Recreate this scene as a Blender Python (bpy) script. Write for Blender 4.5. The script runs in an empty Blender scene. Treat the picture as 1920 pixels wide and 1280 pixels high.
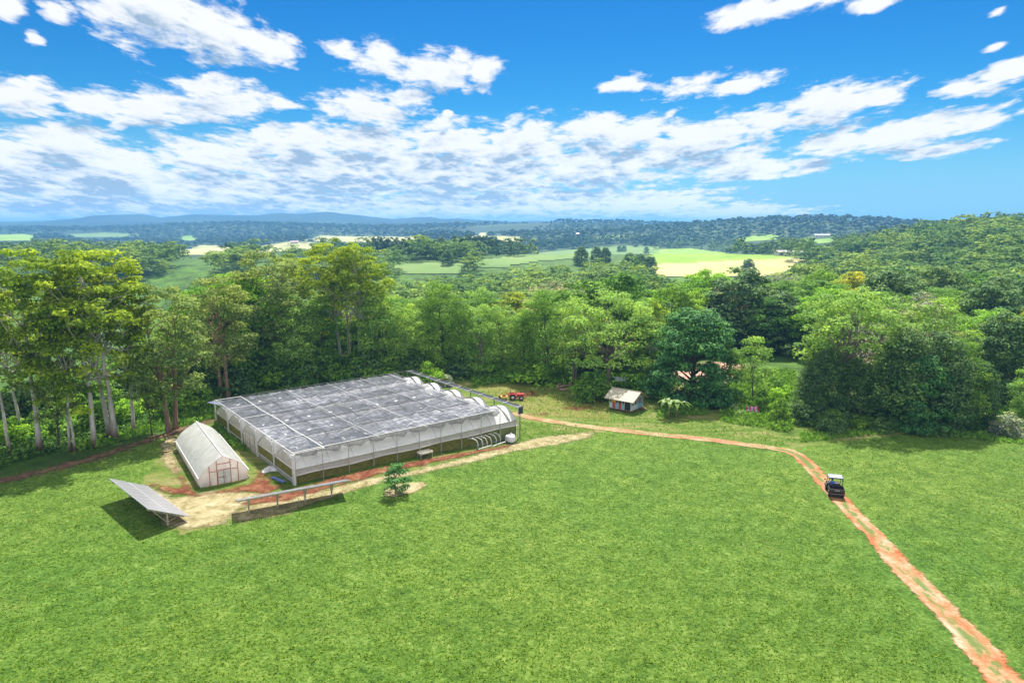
import bpy, bmesh, math, random
import numpy as np
from mathutils import Vector, Matrix

SC = bpy.context.scene
COL = SC.collection
R = math.radians
rng = np.random.default_rng(7)
random.seed(7)

# ------------------------------------------------------------------ camera
CAMH = 25.0
PITCH = math.atan((640 - 422) / 1280.0)
CP, SP = math.cos(PITCH), math.sin(PITCH)
cam_d = bpy.data.cameras.new("camera")
cam_d.sensor_width = 36.0
cam_d.lens = 24.0
cam_d.clip_start = 0.5
cam_d.clip_end = 60000
cam = bpy.data.objects.new("camera", cam_d)
COL.objects.link(cam)
cam.location = (0, 0, CAMH)
cam.rotation_euler = (math.pi / 2 - PITCH, 0, 0)
SC.camera = cam

SUN_AZ, SUN_EL = R(11), R(57)     # azimuth measured to the right of the view axis (+Y)

# ------------------------------------------------------------------ terrain
def ss(a, b, x):
    t = np.clip((np.asarray(x, float) - a) / (b - a), 0, 1)
    return t * t * (3 - 2 * t)

def gau(x, y, cx, cy, wx, wy):
    return np.exp(-((x - cx) / wx) ** 2 - ((y - cy) / wy) ** 2)

def hgt(x, y):
    x = np.asarray(x, float); y = np.asarray(y, float)
    h = 1.2 * ss(12, -16, x) * (1 - ss(100, 180, y))
    h = h - 13 * ss(108, 200, y) * (1 - ss(320, 430, y)) * (1 - ss(20, 60, x))
    h = h - 9 * ss(88, 150, y) * (1 - ss(330, 430, y)) * (1 - ss(-75, -40, x + 0.1 * y))
    s = x - 0.25 * y
    h = h - 6 * (1 - ss(60, 150, s)) * ss(20, 60, x) * ss(125, 230, y) * (1 - ss(400, 470, y))
    h = h + 18 * ss(90, 230, s) * ss(100, 300, y) * (1 - ss(520, 900, y))
    h = h + 3.0 * ss(380, 520, y) * (1 - ss(560, 800, y)) * (1 - ss(-60, -200, x))
    u = np.sin(x / 310 + 1.3) * np.cos(y / 270) + 0.6 * np.sin(x / 140 + y / 190 + 2)
    h = h + u * 5.5 * ss(520, 900, y) + u * 5 * ss(1500, 3500, y)
    h = h + 4.5 * np.sin(y / 105 + x / 420 + 1.0) * ss(560, 900, y) * (1 - ss(2600, 3600, y))
    h = h - 14 * ss(480, 900, y) * (1 - ss(1500, 2300, y))
    h = h + 39 * gau(x, y, 640, 1400, 330, 330) + 26 * gau(x, y, 330, 2100, 900, 300)
    h = h + 14 * gau(x, y, -1100, 2500, 1300, 350)
    h = h + 16 * gau(x, y, 260, 1500, 420, 260)
    return h

def ray(px, py):
    u = (px - 960) / 1280.0; v = (py - 640) / 1280.0
    return np.array([u, CP - v * SP, -SP - v * CP])

def at(px, py, h=None):
    """point of the ground seen in that direction (or of the level z = h)"""
    d = ray(px, py)
    if h is not None:
        t = (h - CAMH) / d[2]
        return Vector((d[0] * t, d[1] * t, h))
    t = 15.0
    st = 1.0
    while t < 9000:
        p = d * t
        if CAMH + p[2] < hgt(p[0], p[1]):
            lo, hi = t - st, t
            for _ in range(20):
                m = (lo + hi) / 2
                p = d * m
                if CAMH + p[2] < hgt(p[0], p[1]): hi = m
                else: lo = m
            t = hi
            break
        st = max(1.0, t * 0.01)
        t += st
    p = d * t
    return Vector((p[0], p[1], float(hgt(p[0], p[1]))))

def proj(x, y, z):
    x = np.asarray(x, float); y = np.asarray(y, float); dz = np.asarray(z, float) - CAMH
    dep = y * CP - dz * SP
    up = y * SP + dz * CP
    return 960 + 1280 * x / dep, 640 - 1280 * up / dep

def in_poly(px, py, poly):
    px = np.asarray(px, float); py = np.asarray(py, float)
    ins = np.zeros(px.shape, bool)
    n = len(poly)
    for i in range(n):
        x0, y0 = poly[i]; x1, y1 = poly[(i + 1) % n]
        if y0 == y1: continue
        c = ((y0 > py) != (y1 > py)) & (px < (x1 - x0) * (py - y0) / (y1 - y0) + x0)
        ins ^= c
    return ins

# ------------------------------------------------------------------ node helpers
def new_mat(name):
    m = bpy.data.materials.new(name)
    m.use_nodes = True
    nt = m.node_tree
    return m, nt, nt.nodes["Principled BSDF"]

def N(nt, typ, **kw):
    n = nt.nodes.new(typ)
    for k, v in kw.items():
        if k.startswith("i_"):
            key = k[2:]
            key = int(key) if key.isdigit() else key
            n.inputs[key].default_value = v
        else:
            setattr(n, k, v)
    return n

def L(nt, a, b):
    nt.links.new(a, b)

def ramp(nt, stops, interp="LINEAR"):
    r = nt.nodes.new("ShaderNodeValToRGB")
    cr = r.color_ramp
    cr.interpolation = interp
    while len(cr.elements) < len(stops):
        cr.elements.new(0.5)
    for e, (p, c) in zip(cr.elements, stops):
        e.position = p
        e.color = (*c, 1) if len(c) == 3 else c
    return r

def noise(nt, vec, scale, detail=4, rough=0.55, dist=0.0):
    n = N(nt, "ShaderNodeTexNoise")
    n.inputs["Scale"].default_value = scale
    n.inputs["Detail"].default_value = detail
    n.inputs["Roughness"].default_value = rough
    n.inputs["Distortion"].default_value = dist
    if vec is not None: L(nt, vec, n.inputs["Vector"])
    return n

def mixc(nt, fac, a, b, blend="MIX"):
    m = N(nt, "ShaderNodeMix", data_type="RGBA", blend_type=blend)
    if isinstance(fac, (int, float)): m.inputs[0].default_value = fac
    else: L(nt, fac, m.inputs[0])
    for s, v in ((6, a), (7, b)):
        if isinstance(v, tuple): m.inputs[s].default_value = (*v, 1)
        else: L(nt, v, m.inputs[s])
    return m.outputs[2]

def math_(nt, op, a, b=None, c=None, clamp=False):
    m = N(nt, "ShaderNodeMath", operation=op, use_clamp=clamp)
    for i, v in enumerate((a, b, c)):
        if v is None: continue
        if isinstance(v, (int, float)): m.inputs[i].default_value = v
        else: L(nt, v, m.inputs[i])
    return m.outputs[0]

def objcoord(nt):
    return N(nt, "ShaderNodeTexCoord").outputs["Object"]

def plain(name, col, rough=0.6, var=0.25, scale=3.0, metal=0.0, spec=0.4, bump=0.0, stretch=None):
    """a surface of one colour, weathered by two scales of noise"""
    m, nt, bs = new_mat(name)
    v = objcoord(nt)
    if stretch:
        mp = N(nt, "ShaderNodeMapping"); mp.inputs["Scale"].default_value = stretch
        L(nt, v, mp.inputs[0]); v = mp.outputs[0]
    n1 = noise(nt, v, scale, 5, 0.6)
    lo = tuple(c * (1 - var) for c in col); hi = tuple(min(1, c * (1 + var)) for c in col)
    r = ramp(nt, [(0.3, lo), (0.7, hi)])
    L(nt, n1.outputs[0], r.inputs[0])
    L(nt, r.outputs[0], bs.inputs["Base Color"])
    bs.inputs["Roughness"].default_value = rough
    bs.inputs["Metallic"].default_value = metal
    bs.inputs["Specular IOR Level"].default_value = spec
    if bump:
        b = N(nt, "ShaderNodeBump"); b.inputs["Strength"].default_value = bump; b.inputs["Distance"].default_value = 0.05
        n2 = noise(nt, v, scale * 4, 4)
        L(nt, n2.outputs[0], b.inputs["Height"]); L(nt, b.outputs[0], bs.inputs["Normal"])
    return m

def film(name, col, alpha, rough=0.45, transl=0.5, crease=0.0, var=0.15, scale=1.2, stretch=(1, 1, 1)):
    """milky plastic film or woven net: part see-through, part lit from behind"""
    m, nt, bs = new_mat(name)
    mp = N(nt, "ShaderNodeMapping"); mp.inputs["Scale"].default_value = stretch
    L(nt, objcoord(nt), mp.inputs[0]); v = mp.outputs[0]
    n1 = noise(nt, v, scale, 6, 0.65)
    r = ramp(nt, [(0.3, tuple(c * (1 - var) for c in col)), (0.7, tuple(min(1, c * (1 + var)) for c in col))])
    L(nt, n1.outputs[0], r.inputs[0]); L(nt, r.outputs[0], bs.inputs["Base Color"])
    bs.inputs["Roughness"].default_value = rough
    tr = N(nt, "ShaderNodeBsdfTranslucent"); L(nt, r.outputs[0], tr.inputs[0])
    m1 = N(nt, "ShaderNodeMixShader"); m1.inputs[0].default_value = transl
    L(nt, bs.outputs[0], m1.inputs[1]); L(nt, tr.outputs[0], m1.inputs[2])
    tp = N(nt, "ShaderNodeBsdfTransparent")
    m2 = N(nt, "ShaderNodeMixShader"); m2.inputs[0].default_value = alpha
    L(nt, tp.outputs[0], m2.inputs[1]); L(nt, m1.outputs[0], m2.inputs[2])
    L(nt, m2.outputs[0], nt.nodes["Material Output"].inputs[0])
    if crease:
        b = N(nt, "ShaderNodeBump"); b.inputs["Strength"].default_value = crease; b.inputs["Distance"].default_value = 0.12
        n2 = noise(nt, v, scale * 1.5, 3, 0.5, 1.2)
        L(nt, n2.outputs[0], b.inputs["Height"]); L(nt, b.outputs[0], bs.inputs["Normal"]); L(nt, b.outputs[0], tr.inputs["Normal"])
    return m

LEAF_K = 2.5
def leaf_mat(name, dark, light, transl=0.4, tint=False, warm=(1.15, 1.05, 0.55), gloss=0.25):
    m, nt, bs = new_mat(name)
    g = N(nt, "ShaderNodeNewGeometry")
    r = ramp(nt, [(0.0, tuple(c * LEAF_K for c in dark)), (1.0, tuple(c * LEAF_K for c in light))])
    L(nt, g.outputs["Random Per Island"], r.inputs[0])
    if tint:
        a = N(nt, "ShaderNodeAttribute", attribute_name="tint"); rnd = a.outputs["Fac"]
    else:
        rnd = N(nt, "ShaderNodeAttribute", attribute_type="OBJECT", attribute_name="tone").outputs["Fac"]      # each plant has its own tone
    tr_ = ramp(nt, [(0.0, (0.60, 0.76, 0.85)), (0.3, (0.85, 0.92, 0.85)), (0.55, (1, 1, 1)), (0.8, (1.12, 1.08, 0.85)), (1.0, (1.28, 1.16, 0.8))])
    if tint:
        for e, col in zip(tr_.color_ramp.elements, ((0.42, 0.58, 0.66), (0.75, 0.86, 0.85), (1, 1, 1), (1.28, 1.18, 0.85), (1.6, 1.4, 0.85))): e.color = (*col, 1)
    L(nt, rnd, tr_.inputs[0])
    c = mixc(nt, 1.0, r.outputs[0], tr_.outputs[0], "MULTIPLY")
    if not tint:      # each spray of growth is a little older or younger than the next
        sp = N(nt, "ShaderNodeAttribute", attribute_name="tint").outputs["Fac"]
        gr = ramp(nt, [(0.0, (0.58, 0.66, 0.72)), (0.5, (1, 1, 1)), (1.0, (1.38, 1.26, 0.95))])
        L(nt, sp, gr.inputs[0])
        c = mixc(nt, 0.85, c, gr.outputs[0], "MULTIPLY")
    L(nt, c, bs.inputs["Base Color"])
    bs.inputs["Roughness"].default_value = 0.75
    bs.inputs["Specular IOR Level"].default_value = gloss * 0.3
    t = N(nt, "ShaderNodeBsdfTranslucent")
    c2 = mixc(nt, 1.0, c, warm, "MULTIPLY")
    L(nt, c2, t.inputs[0])
    mx = N(nt, "ShaderNodeMixShader"); mx.inputs[0].default_value = transl
    L(nt, bs.outputs[0], mx.inputs[1]); L(nt, t.outputs[0], mx.inputs[2])
    L(nt, mx.outputs[0], nt.nodes["Material Output"].inputs[0])
    return m

# ------------------------------------------------------------------ mesh helpers
def link_mesh(name, V, F, mat, parent=None, smooth=False, mats=None, midx=None):
    me = bpy.data.meshes.new(name)
    me.from_pydata([tuple(v) for v in V], [], [tuple(f) for f in F])
    for m in (mats or [mat]): me.materials.append(m)
    if midx is not None: me.polygons.foreach_set("material_index", midx)
    if smooth: me.polygons.foreach_set("use_smooth", [True] * len(me.polygons))
    me.update()
    o = bpy.data.objects.new(name, me)
    COL.objects.link(o)
    if parent: o.parent = parent
    return o

def quads_mesh(name, V, mat, tint=None):
    """V: (n,4,3) array, n loose quads"""
    n = len(V)
    me = bpy.data.meshes.new(name)
    me.vertices.add(n * 4)
    me.vertices.foreach_set("co", np.ascontiguousarray(V, dtype=np.float32).ravel())
    me.loops.add(n * 4)
    me.loops.foreach_set("vertex_index", np.arange(n * 4, dtype=np.int32))
    me.polygons.add(n)
    me.polygons.foreach_set("loop_start", np.arange(0, n * 4, 4, dtype=np.int32))
    try: me.polygons.foreach_set("loop_total", np.full(n, 4, dtype=np.int32))
    except Exception: pass
    me.materials.append(mat)
    if tint is not None:
        a = me.attributes.new("tint", "FLOAT", "POINT")
        a.data.foreach_set("value", np.repeat(tint, 4).astype(np.float32))
    me.update(calc_edges=True)
    return me

def mesh_obj(name, me, parent=None):
    o = bpy.data.objects.new(name, me)
    COL.objects.link(o)
    if parent: o.parent = parent
    return o

class MB:
    def __init__(s): s.V = []; s.F = []; s.M = []; s.mi = 0
    def add(s, V, F):
        b = len(s.V)
        s.V += [tuple(v) for v in V]
        s.F += [tuple(i + b for i in f) for f in F]
        s.M += [s.mi] * len(F)
        return s
    def box(s, x0, x1, y0, y1, z0, z1, mat=None):
        V = [(x, y, z) for z in (z0, z1) for y in (y0, y1) for x in (x0, x1)]
        if mat is not None: V = [mat @ Vector(v) for v in V]
        return s.add(V, [(0, 2, 3, 1), (4, 5, 7, 6), (0, 1, 5, 4), (2, 6, 7, 3), (0, 4, 6, 2), (1, 3, 7, 5)])
    def beam(s, a, b, w=0.06, h=None, up=(0, 0, 1)):
        a = Vector(a); b = Vector(b); h = h or w
        d = (b - a).normalized(); upv = Vector(up)
        if abs(d.dot(upv)) > 0.98: upv = Vector((1, 0, 0))
        sd = d.cross(upv).normalized() * (w / 2); u = sd.cross(d).normalized() * (h / 2)
        V = [p + i * sd + j * u for p in (a, b) for i, j in ((-1, -1), (1, -1), (1, 1), (-1, 1))]
        return s.add(V, [(0, 3, 2, 1), (4, 5, 6, 7), (0, 1, 5, 4), (1, 2, 6, 5), (2, 3, 7, 6), (3, 0, 4, 7)])
    def tube(s, pts, rad, k=6, cap=True):
        pts = [Vector(p) for p in pts]
        if isinstance(rad, (int, float)): rad = [rad] * len(pts)
        V = []; F = []
        ref = Vector((0.3, 0.9, 0.1)).normalized()
        for i, p in enumerate(pts):
            d = (pts[min(i + 1, len(pts) - 1)] - pts[max(i - 1, 0)]).normalized()
            if abs(d.dot(ref)) > 0.95: rr = Vector((1, 0, 0))
            else: rr = ref
            u = d.cross(rr).normalized(); w = d.cross(u)
            for j in range(k):
                a = 2 * math.pi * j / k
                V.append(p + (u * math.cos(a) + w * math.sin(a)) * rad[i])
        for i in range(len(pts) - 1):
            for j in range(k):
                F.append((i * k + j, i * k + (j + 1) % k, (i + 1) * k + (j + 1) % k, (i + 1) * k + j))
        if cap:
            F.append(tuple(range(k))[::-1]); F.append(tuple(range((len(pts) - 1) * k, len(pts) * k)))
        return s.add(V, F)
    def disc_wheel(s, c, r, w, k=16, ax='x', tread=0.0):
        """closed drum about an axis, rounded shoulders"""
        prof = [(0.0, -w / 2), (r * 0.8, -w / 2), (r, -w * 0.3), (r, w * 0.3), (r * 0.8, w / 2), (0.0, w / 2)]
        V = []; F = []
        for (rr, t) in prof:
            for j in range(k):
                a = 2 * math.pi * j / k
                q = rr * (1 + (tread if j % 2 else 0))
                y, z = q * math.cos(a), q * math.sin(a)
                V.append((c[0] + t, c[1] + y, c[2] + z) if ax == 'x' else (c[0] + y, c[1] + t, c[2] + z))
        for i in range(len(prof) - 1):
            for j in range(k):
                F.append((i * k + j, i * k + (j + 1) % k, (i + 1) * k + (j + 1) % k, (i + 1) * k + j))
        return s.add(V, F)
    def sheet(s, fn, nu, nv):
        """grid surface from fn(u,v)"""
        V = [fn(i / nu, j / nv) for j in range(nv + 1) for i in range(nu + 1)]
        F = [(j * (nu + 1) + i, j * (nu + 1) + i + 1, (j + 1) * (nu + 1) + i + 1, (j + 1) * (nu + 1) + i) for j in range(nv) for i in range(nu)]
        return s.add(V, F)
    def build(s, name, mat, parent=None, smooth=False, mats=None):
        return link_mesh(name, s.V, s.F, mat, parent, smooth, mats, s.M if mats else None)

def soften(o, w=0.03, seg=2):
    b = o.modifiers.new("bevel", "BEVEL"); b.width = w; b.segments = seg; b.limit_method = 'ANGLE'
    return o

def tag(o, label=None, cat=None, group=None, kind=None):
    if label: o["label"] = label
    if cat: o["category"] = cat
    if group: o["group"] = group
    if kind: o["kind"] = kind
    return o

def thing(name, label, cat, loc=(0, 0, 0), rz=0.0, group=None):
    o = bpy.data.objects.new(name, None)
    o.empty_display_size = 0.3
    COL.objects.link(o)
    o.location = loc; o.rotation_euler = (0, 0, rz)
    return tag(o, label, cat, group)

def kids(o):
    return [c for c in KID.get(o.name, [])]

KID = {}
def dup(root, parts, loc, rz, scale, label, group=None):
    r = root.copy(); COL.objects.link(r)
    r.location = loc; r.rotation_euler = (0, 0, rz); r.scale = scale
    r["label"] = label
    if group: r["group"] = group
    elif "group" in r: del r["group"]
    for ch in parts:
        c = ch.copy(); COL.objects.link(c); c.parent = r
    return r

# ------------------------------------------------------------------ world: sky with clouds
def make_world():
    w = bpy.data.worlds.new("World"); SC.world = w
    w.use_nodes = True
    nt = w.node_tree
    bg = nt.nodes["Background"]
    sky = N(nt, "ShaderNodeTexSky", sky_type="NISHITA")
    sky.sun_disc = False
    sky.sun_elevation = SUN_EL; sky.sun_rotation = SUN_AZ
    sky.altitude = 200; sky.air_density = 1.0; sky.dust_density = 0.3; sky.ozone_density = 3.0
    hs = N(nt, "ShaderNodeHueSaturation"); hs.inputs["Saturation"].default_value = 1.5; hs.inputs["Value"].default_value = SKY_V
    L(nt, sky.outputs[0], hs.inputs["Color"])
    tint = mixc(nt, 1.0, hs.outputs[0], (0.30, 0.98, 1.2), "MULTIPLY")
    # direction -> (azimuth, elevation)
    tc = N(nt, "ShaderNodeTexCoord")
    nz = N(nt, "ShaderNodeVectorMath", operation="NORMALIZE"); L(nt, tc.outputs["Generated"], nz.inputs[0])
    sx = N(nt, "ShaderNodeSeparateXYZ"); L(nt, nz.outputs[0], sx.inputs[0])
    az = math_(nt, "ARCTAN2", sx.outputs[0], sx.outputs[1])
    el = math_(nt, "ARCSINE", sx.outputs[2])
    cb = N(nt, "ShaderNodeCombineXYZ"); L(nt, az, cb.inputs[0]); L(nt, el, cb.inputs[1])
    # cloud density as a reusable group
    g = bpy.data.node_groups.new("cloud_density", "ShaderNodeTree")
    g.interface.new_socket("Vector", in_out="INPUT", socket_type="NodeSocketVector")
    g.interface.new_socket("Detail", in_out="INPUT", socket_type="NodeSocketFloat")
    g.interface.new_socket("Density", in_out="OUTPUT", socket_type="NodeSocketFloat")
    gi = g.nodes.new("NodeGroupInput"); go = g.nodes.new("NodeGroupOutput")
    acc = None
    for (cx, cy, rx, ry, rot) in CLOUDS:
        d = ray(cx, cy); d = d / np.linalg.norm(d)
        a0 = math.atan2(d[0], d[1]); e0 = math.asin(d[2])
        k = math.cos(math.atan((cx - 960) / 1280.0))
        mp = N(g, "ShaderNodeMapping", vector_type="TEXTURE")
        mp.inputs["Location"].default_value = (a0, e0, 0)
        mp.inputs["Rotation"].default_value = (0, 0, R(rot))
        mp.inputs["Scale"].default_value = (rx / 1280.0 * k * k, ry / 1280.0 * k, 1)
        if acc is None: L(g, gi.outputs[0], mp.inputs[0])
        else:      # each cloud waits for the one before it: keeps the shader's stack small
            ch = N(g, "ShaderNodeVectorMath", operation="MULTIPLY_ADD"); ch.inputs[1].default_value = (1e-9, 1e-9, 1e-9)
            L(g, acc, ch.inputs[0]); L(g, gi.outputs[0], ch.inputs[2]); L(g, ch.outputs[0], mp.inputs[0])
        ln = N(g, "ShaderNodeVectorMath", operation="LENGTH"); L(g, mp.outputs[0], ln.inputs[0])
        o = ln.outputs["Value"]
        if acc is None: acc = o
        else:
            m = N(g, "ShaderNodeMath", operation="SMOOTH_MIN"); m.inputs[2].default_value = 0.25
            L(g, acc, m.inputs[0]); L(g, o, m.inputs[1]); acc = m.outputs[0]
    sp = N(g, "ShaderNodeSeparateXYZ"); L(g, gi.outputs[0], sp.inputs[0])
    den = math_(g, "ADD", sp.outputs[1], 0.22)
    qx = math_(g, "DIVIDE", sp.outputs[0], den); qy = math_(g, "DIVIDE", 1.0, den)
    cq = N(g, "ShaderNodeCombineXYZ"); L(g, qx, cq.inputs[0]); L(g, qy, cq.inputs[1])
    n1 = noise(g, cq.outputs[0], 9.0, 7, 0.62, 0.25)
    L(g, gi.outputs[1], n1.inputs["Detail"])
    n2 = noise(g, cq.outputs[0], 3.0, 1, 0.5)
    base = math_(g, "MULTIPLY_ADD", acc, -1.15, 1.18)
    base = math_(g, "MINIMUM", base, 0.95)
    lowb = N(g, "ShaderNodeMapRange", interpolation_type="SMOOTHSTEP"); lowb.inputs[1].default_value = 0.03; lowb.inputs[2].default_value = 0.20; lowb.inputs[3].default_value = 0.24; lowb.inputs[4].default_value = 0.0
    L(g, sp.outputs[1], lowb.inputs[0])
    base = math_(g, "ADD", base, lowb.outputs[0])      # the far bank stands behind itself, row on row
    a = math_(g, "MULTIPLY_ADD", n1.outputs[0], 2.1, -1.0)
    b = math_(g, "MULTIPLY_ADD", n2.outputs[0], 0.9, -0.45)
    # heaped, cauliflower-like lumps
    wv = N(g, "ShaderNodeVectorMath", operation="MULTIPLY_ADD"); wv.inputs[1].default_value = (0.10, 0.10, 0.0)
    L(g, n1.outputs["Color"], wv.inputs[0]); L(g, cq.outputs[0], wv.inputs[2])
    vo = N(g, "ShaderNodeTexVoronoi", voronoi_dimensions="2D", feature="F1", normalize=False)
    vo.inputs["Scale"].default_value = 12.0; vo.inputs["Detail"].default_value = 2.0; vo.inputs["Roughness"].default_value = 0.55; vo.inputs["Lacunarity"].default_value = 2.3
    L(g, wv.outputs[0], vo.inputs["Vector"])
    b = math_(g, "ADD", b, math_(g, "MULTIPLY_ADD", vo.outputs["Distance"], -0.5, 0.26))
    s = math_(g, "ADD", math_(g, "ADD", base, a), b)
    L(g, s, go.inputs[0])
    def dens(off, det):
        ad = N(nt, "ShaderNodeVectorMath", operation="ADD"); ad.inputs[1].default_value = off
        L(nt, cb.outputs[0], ad.inputs[0])
        gn = N(nt, "ShaderNodeGroup"); gn.node_tree = g; L(nt, ad.outputs[0], gn.inputs[0]); gn.inputs[1].default_value = det
        return gn.outputs[0]
    d0 = dens((0, 0, 0), 7.0); d1 = dens((0.008, 0.026, 0), 4.0)
    mr = N(nt, "ShaderNodeMapRange", interpolation_type="SMOOTHSTEP"); mr.inputs[1].default_value = 0.0; mr.inputs[2].default_value = 0.68
    L(nt, d0, mr.inputs[0])
    # the thicker the cloud towards the sun, the greyer it looks from here
    thick = math_(nt, "MULTIPLY_ADD", d0, 0.12, math_(nt, "MULTIPLY", d1, 0.9))
    sh = ramp(nt, [(0.0, (1.0, 1.0, 1.0)), (0.35, (0.97, 0.98, 0.99)), (0.58, (0.82, 0.865, 0.92)), (0.76, (0.60, 0.69, 0.80)), (0.92, (0.36, 0.49, 0.65))])
    L(nt, math_(nt, "MULTIPLY_ADD", thick, 0.90, -0.07, clamp=True), sh.inputs[0])
    cl = N(nt, "ShaderNodeVectorMath", operation="SCALE")
    low = N(nt, "ShaderNodeMapRange"); low.inputs[1].default_value = 0.0; low.inputs[2].default_value = 0.12; low.inputs[3].default_value = CLOUD_V * 1.12; low.inputs[4].default_value = CLOUD_V
    L(nt, el, low.inputs[0]); L(nt, low.outputs[0], cl.inputs[3])
    L(nt, sh.outputs[0], cl.inputs[0])
    # thin pale air low over the horizon
    hz = N(nt, "ShaderNodeMapRange", interpolation_type="SMOOTHSTEP"); hz.inputs[1].default_value = -0.02; hz.inputs[2].default_value = 0.17
    hz.inputs[3].default_value = 0.85; hz.inputs[4].default_value = 0.0
    L(nt, el, hz.inputs[0])
    base = mixc(nt, hz.outputs[0], tint, tuple(CLOUD_V * c for c in (0.33, 0.60, 0.90)))
    n9 = noise(nt, nz.outputs[0], 2.2, 4, 0.6, 0.3)  # unseen broad bright clouds, added to fill the scene with light
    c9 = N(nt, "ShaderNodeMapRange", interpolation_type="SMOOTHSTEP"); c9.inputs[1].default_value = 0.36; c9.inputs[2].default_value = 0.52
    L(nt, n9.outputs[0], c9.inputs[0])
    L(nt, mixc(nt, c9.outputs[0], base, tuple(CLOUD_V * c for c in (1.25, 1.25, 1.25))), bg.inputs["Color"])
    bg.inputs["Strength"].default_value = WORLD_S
    bg2 = N(nt, "ShaderNodeBackground"); bg2.inputs["Strength"].default_value = WORLD_S
    L(nt, mixc(nt, mr.outputs[0], base, cl.outputs[0]), bg2.inputs["Color"])
    # the clouded quarter in view; elsewhere the added fill clouds show
    def band(v, a, b):
        m_ = N(nt, "ShaderNodeMapRange", interpolation_type="SMOOTHSTEP"); m_.inputs[1].default_value = a; m_.inputs[2].default_value = b
        L(nt, v, m_.inputs[0]); return m_.outputs[0]
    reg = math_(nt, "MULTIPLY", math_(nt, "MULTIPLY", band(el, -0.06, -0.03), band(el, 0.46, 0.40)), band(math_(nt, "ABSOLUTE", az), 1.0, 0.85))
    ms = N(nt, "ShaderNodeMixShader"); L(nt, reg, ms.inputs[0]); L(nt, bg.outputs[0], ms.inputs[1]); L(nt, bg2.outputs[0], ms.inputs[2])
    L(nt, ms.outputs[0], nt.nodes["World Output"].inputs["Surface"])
    w.cycles.sampling_method = 'NONE'

WORLD_S, SKY_V, CLOUD_V = 0.09, 0.52, 6.1
CLOUDS = [
 (290,22,140,80,0),(400,62,125,60,-8),(505,92,66,38,-10),(225,15,60,45,0),
 (112,24,42,27,-15),(15,12,42,30,0),(66,70,24,16,-20),
 (645,95,50,22,-12),(715,122,84,44,-8),(820,138,108,42,0),(905,132,40,28,15),
 (45,185,105,44,-5),(165,195,85,26,-5),(290,200,115,44,0),(410,188,125,50,3),(515,195,52,24,-5),
 (680,203,130,32,0),(765,185,62,26,10),
 (120,262,120,42,0),(50,300,140,50,0),(210,312,170,52,-4),(400,292,150,48,6),(540,268,150,48,4),(700,264,130,44,0),
 (840,262,120,48,4),(970,264,125,48,0),(640,320,270,56,0),(880,325,260,56,0),(150,350,260,42,0),(430,352,270,42,0),
 (1110,240,76,32,4),(1185,246,98,36,6),(1120,312,190,52,3),(1275,276,140,48,10),(1350,250,95,42,12),(1375,300,90,30,6),
 (1440,225,96,36,10),(1555,200,138,46,9),(1650,185,64,28,12),
 (1565,268,86,26,4),(1690,250,150,38,5),(1790,232,118,28,8),(1760,282,96,15,6),
 (1425,318,128,20,6),(1520,312,54,11,6),
 (200,392,340,30,0),(600,388,340,30,0),(950,380,300,30,0),(1200,380,190,26,2),(1375,400,120,16,3),(700,408,560,18,0),(250,405,420,18,0),(1150,405,330,13,1),
 (1168,160,62,19,6),(1290,162,86,26,10),(1385,160,78,19,6),
 (1400,25,96,30,12),(1500,0,138,28,8),(1640,4,64,19,10),
 (1800,162,64,21,8),(1880,142,96,34,18),(1870,24,26,10,25),(1868,88,28,10,15),
 (1258,212,24,9,30),(1505,402,15,6,0),(220,236,28,10,0),(840,212,13,9,0),
]
make_world()

sun_d = bpy.data.lights.new("sun", "SUN")
sun_d.energy = 5.0; sun_d.angle = R(0.53); sun_d.color = (1.0, 0.955, 0.88)
sun = bpy.data.objects.new("sun", sun_d); COL.objects.link(sun)
sv = Vector((math.sin(SUN_AZ) * math.cos(SUN_EL), math.cos(SUN_AZ) * math.cos(SUN_EL), math.sin(SUN_EL)))
sun.rotation_euler = (-sv).to_track_quat('-Z', 'Y').to_euler()
sun.location = (60, 120, 150)

SC.view_settings.view_transform = 'Standard'
SC.view_settings.look = 'None'
SC.view_settings.exposure = 0.9
SC.view_settings.gamma = 1.0
SC.render.engine = 'CYCLES'
SC.cycles.max_bounces = 8
SC.cycles.diffuse_bounces = 4
SC.cycles.glossy_bounces = 2
SC.cycles.transmission_bounces = 4
SC.cycles.transparent_max_bounces = 12
SC.cycles.volume_bounces = 1
SC.cycles.use_denoising = True
SC.cycles.caustics_reflective = False
SC.cycles.caustics_refractive = False
SC.cycles.sample_clamp_indirect = 6.0
# ------------------------------------------------------------------ ground
ROUGH = [(870, 690), (1500, 680), (1960, 740), (1960, 830), (1700, 812), (1500, 838), (1440, 834), (1300, 818), (1160, 803), (1112, 812), (900, 846),
         (740, 892), (560, 930), (440, 978), (340, 1000), (262, 905), (300, 838), (330, 800), (410, 765), (560, 720)]
YELLOW = [(880, 720), (1130, 712), (1150, 790), (1000, 778), (930, 745)]

def grid_attr(me, name, vals):
    a = me.attributes.new(name, "FLOAT", "POINT")
    a.data.foreach_set("value", np.asarray(vals, np.float32).ravel())

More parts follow.
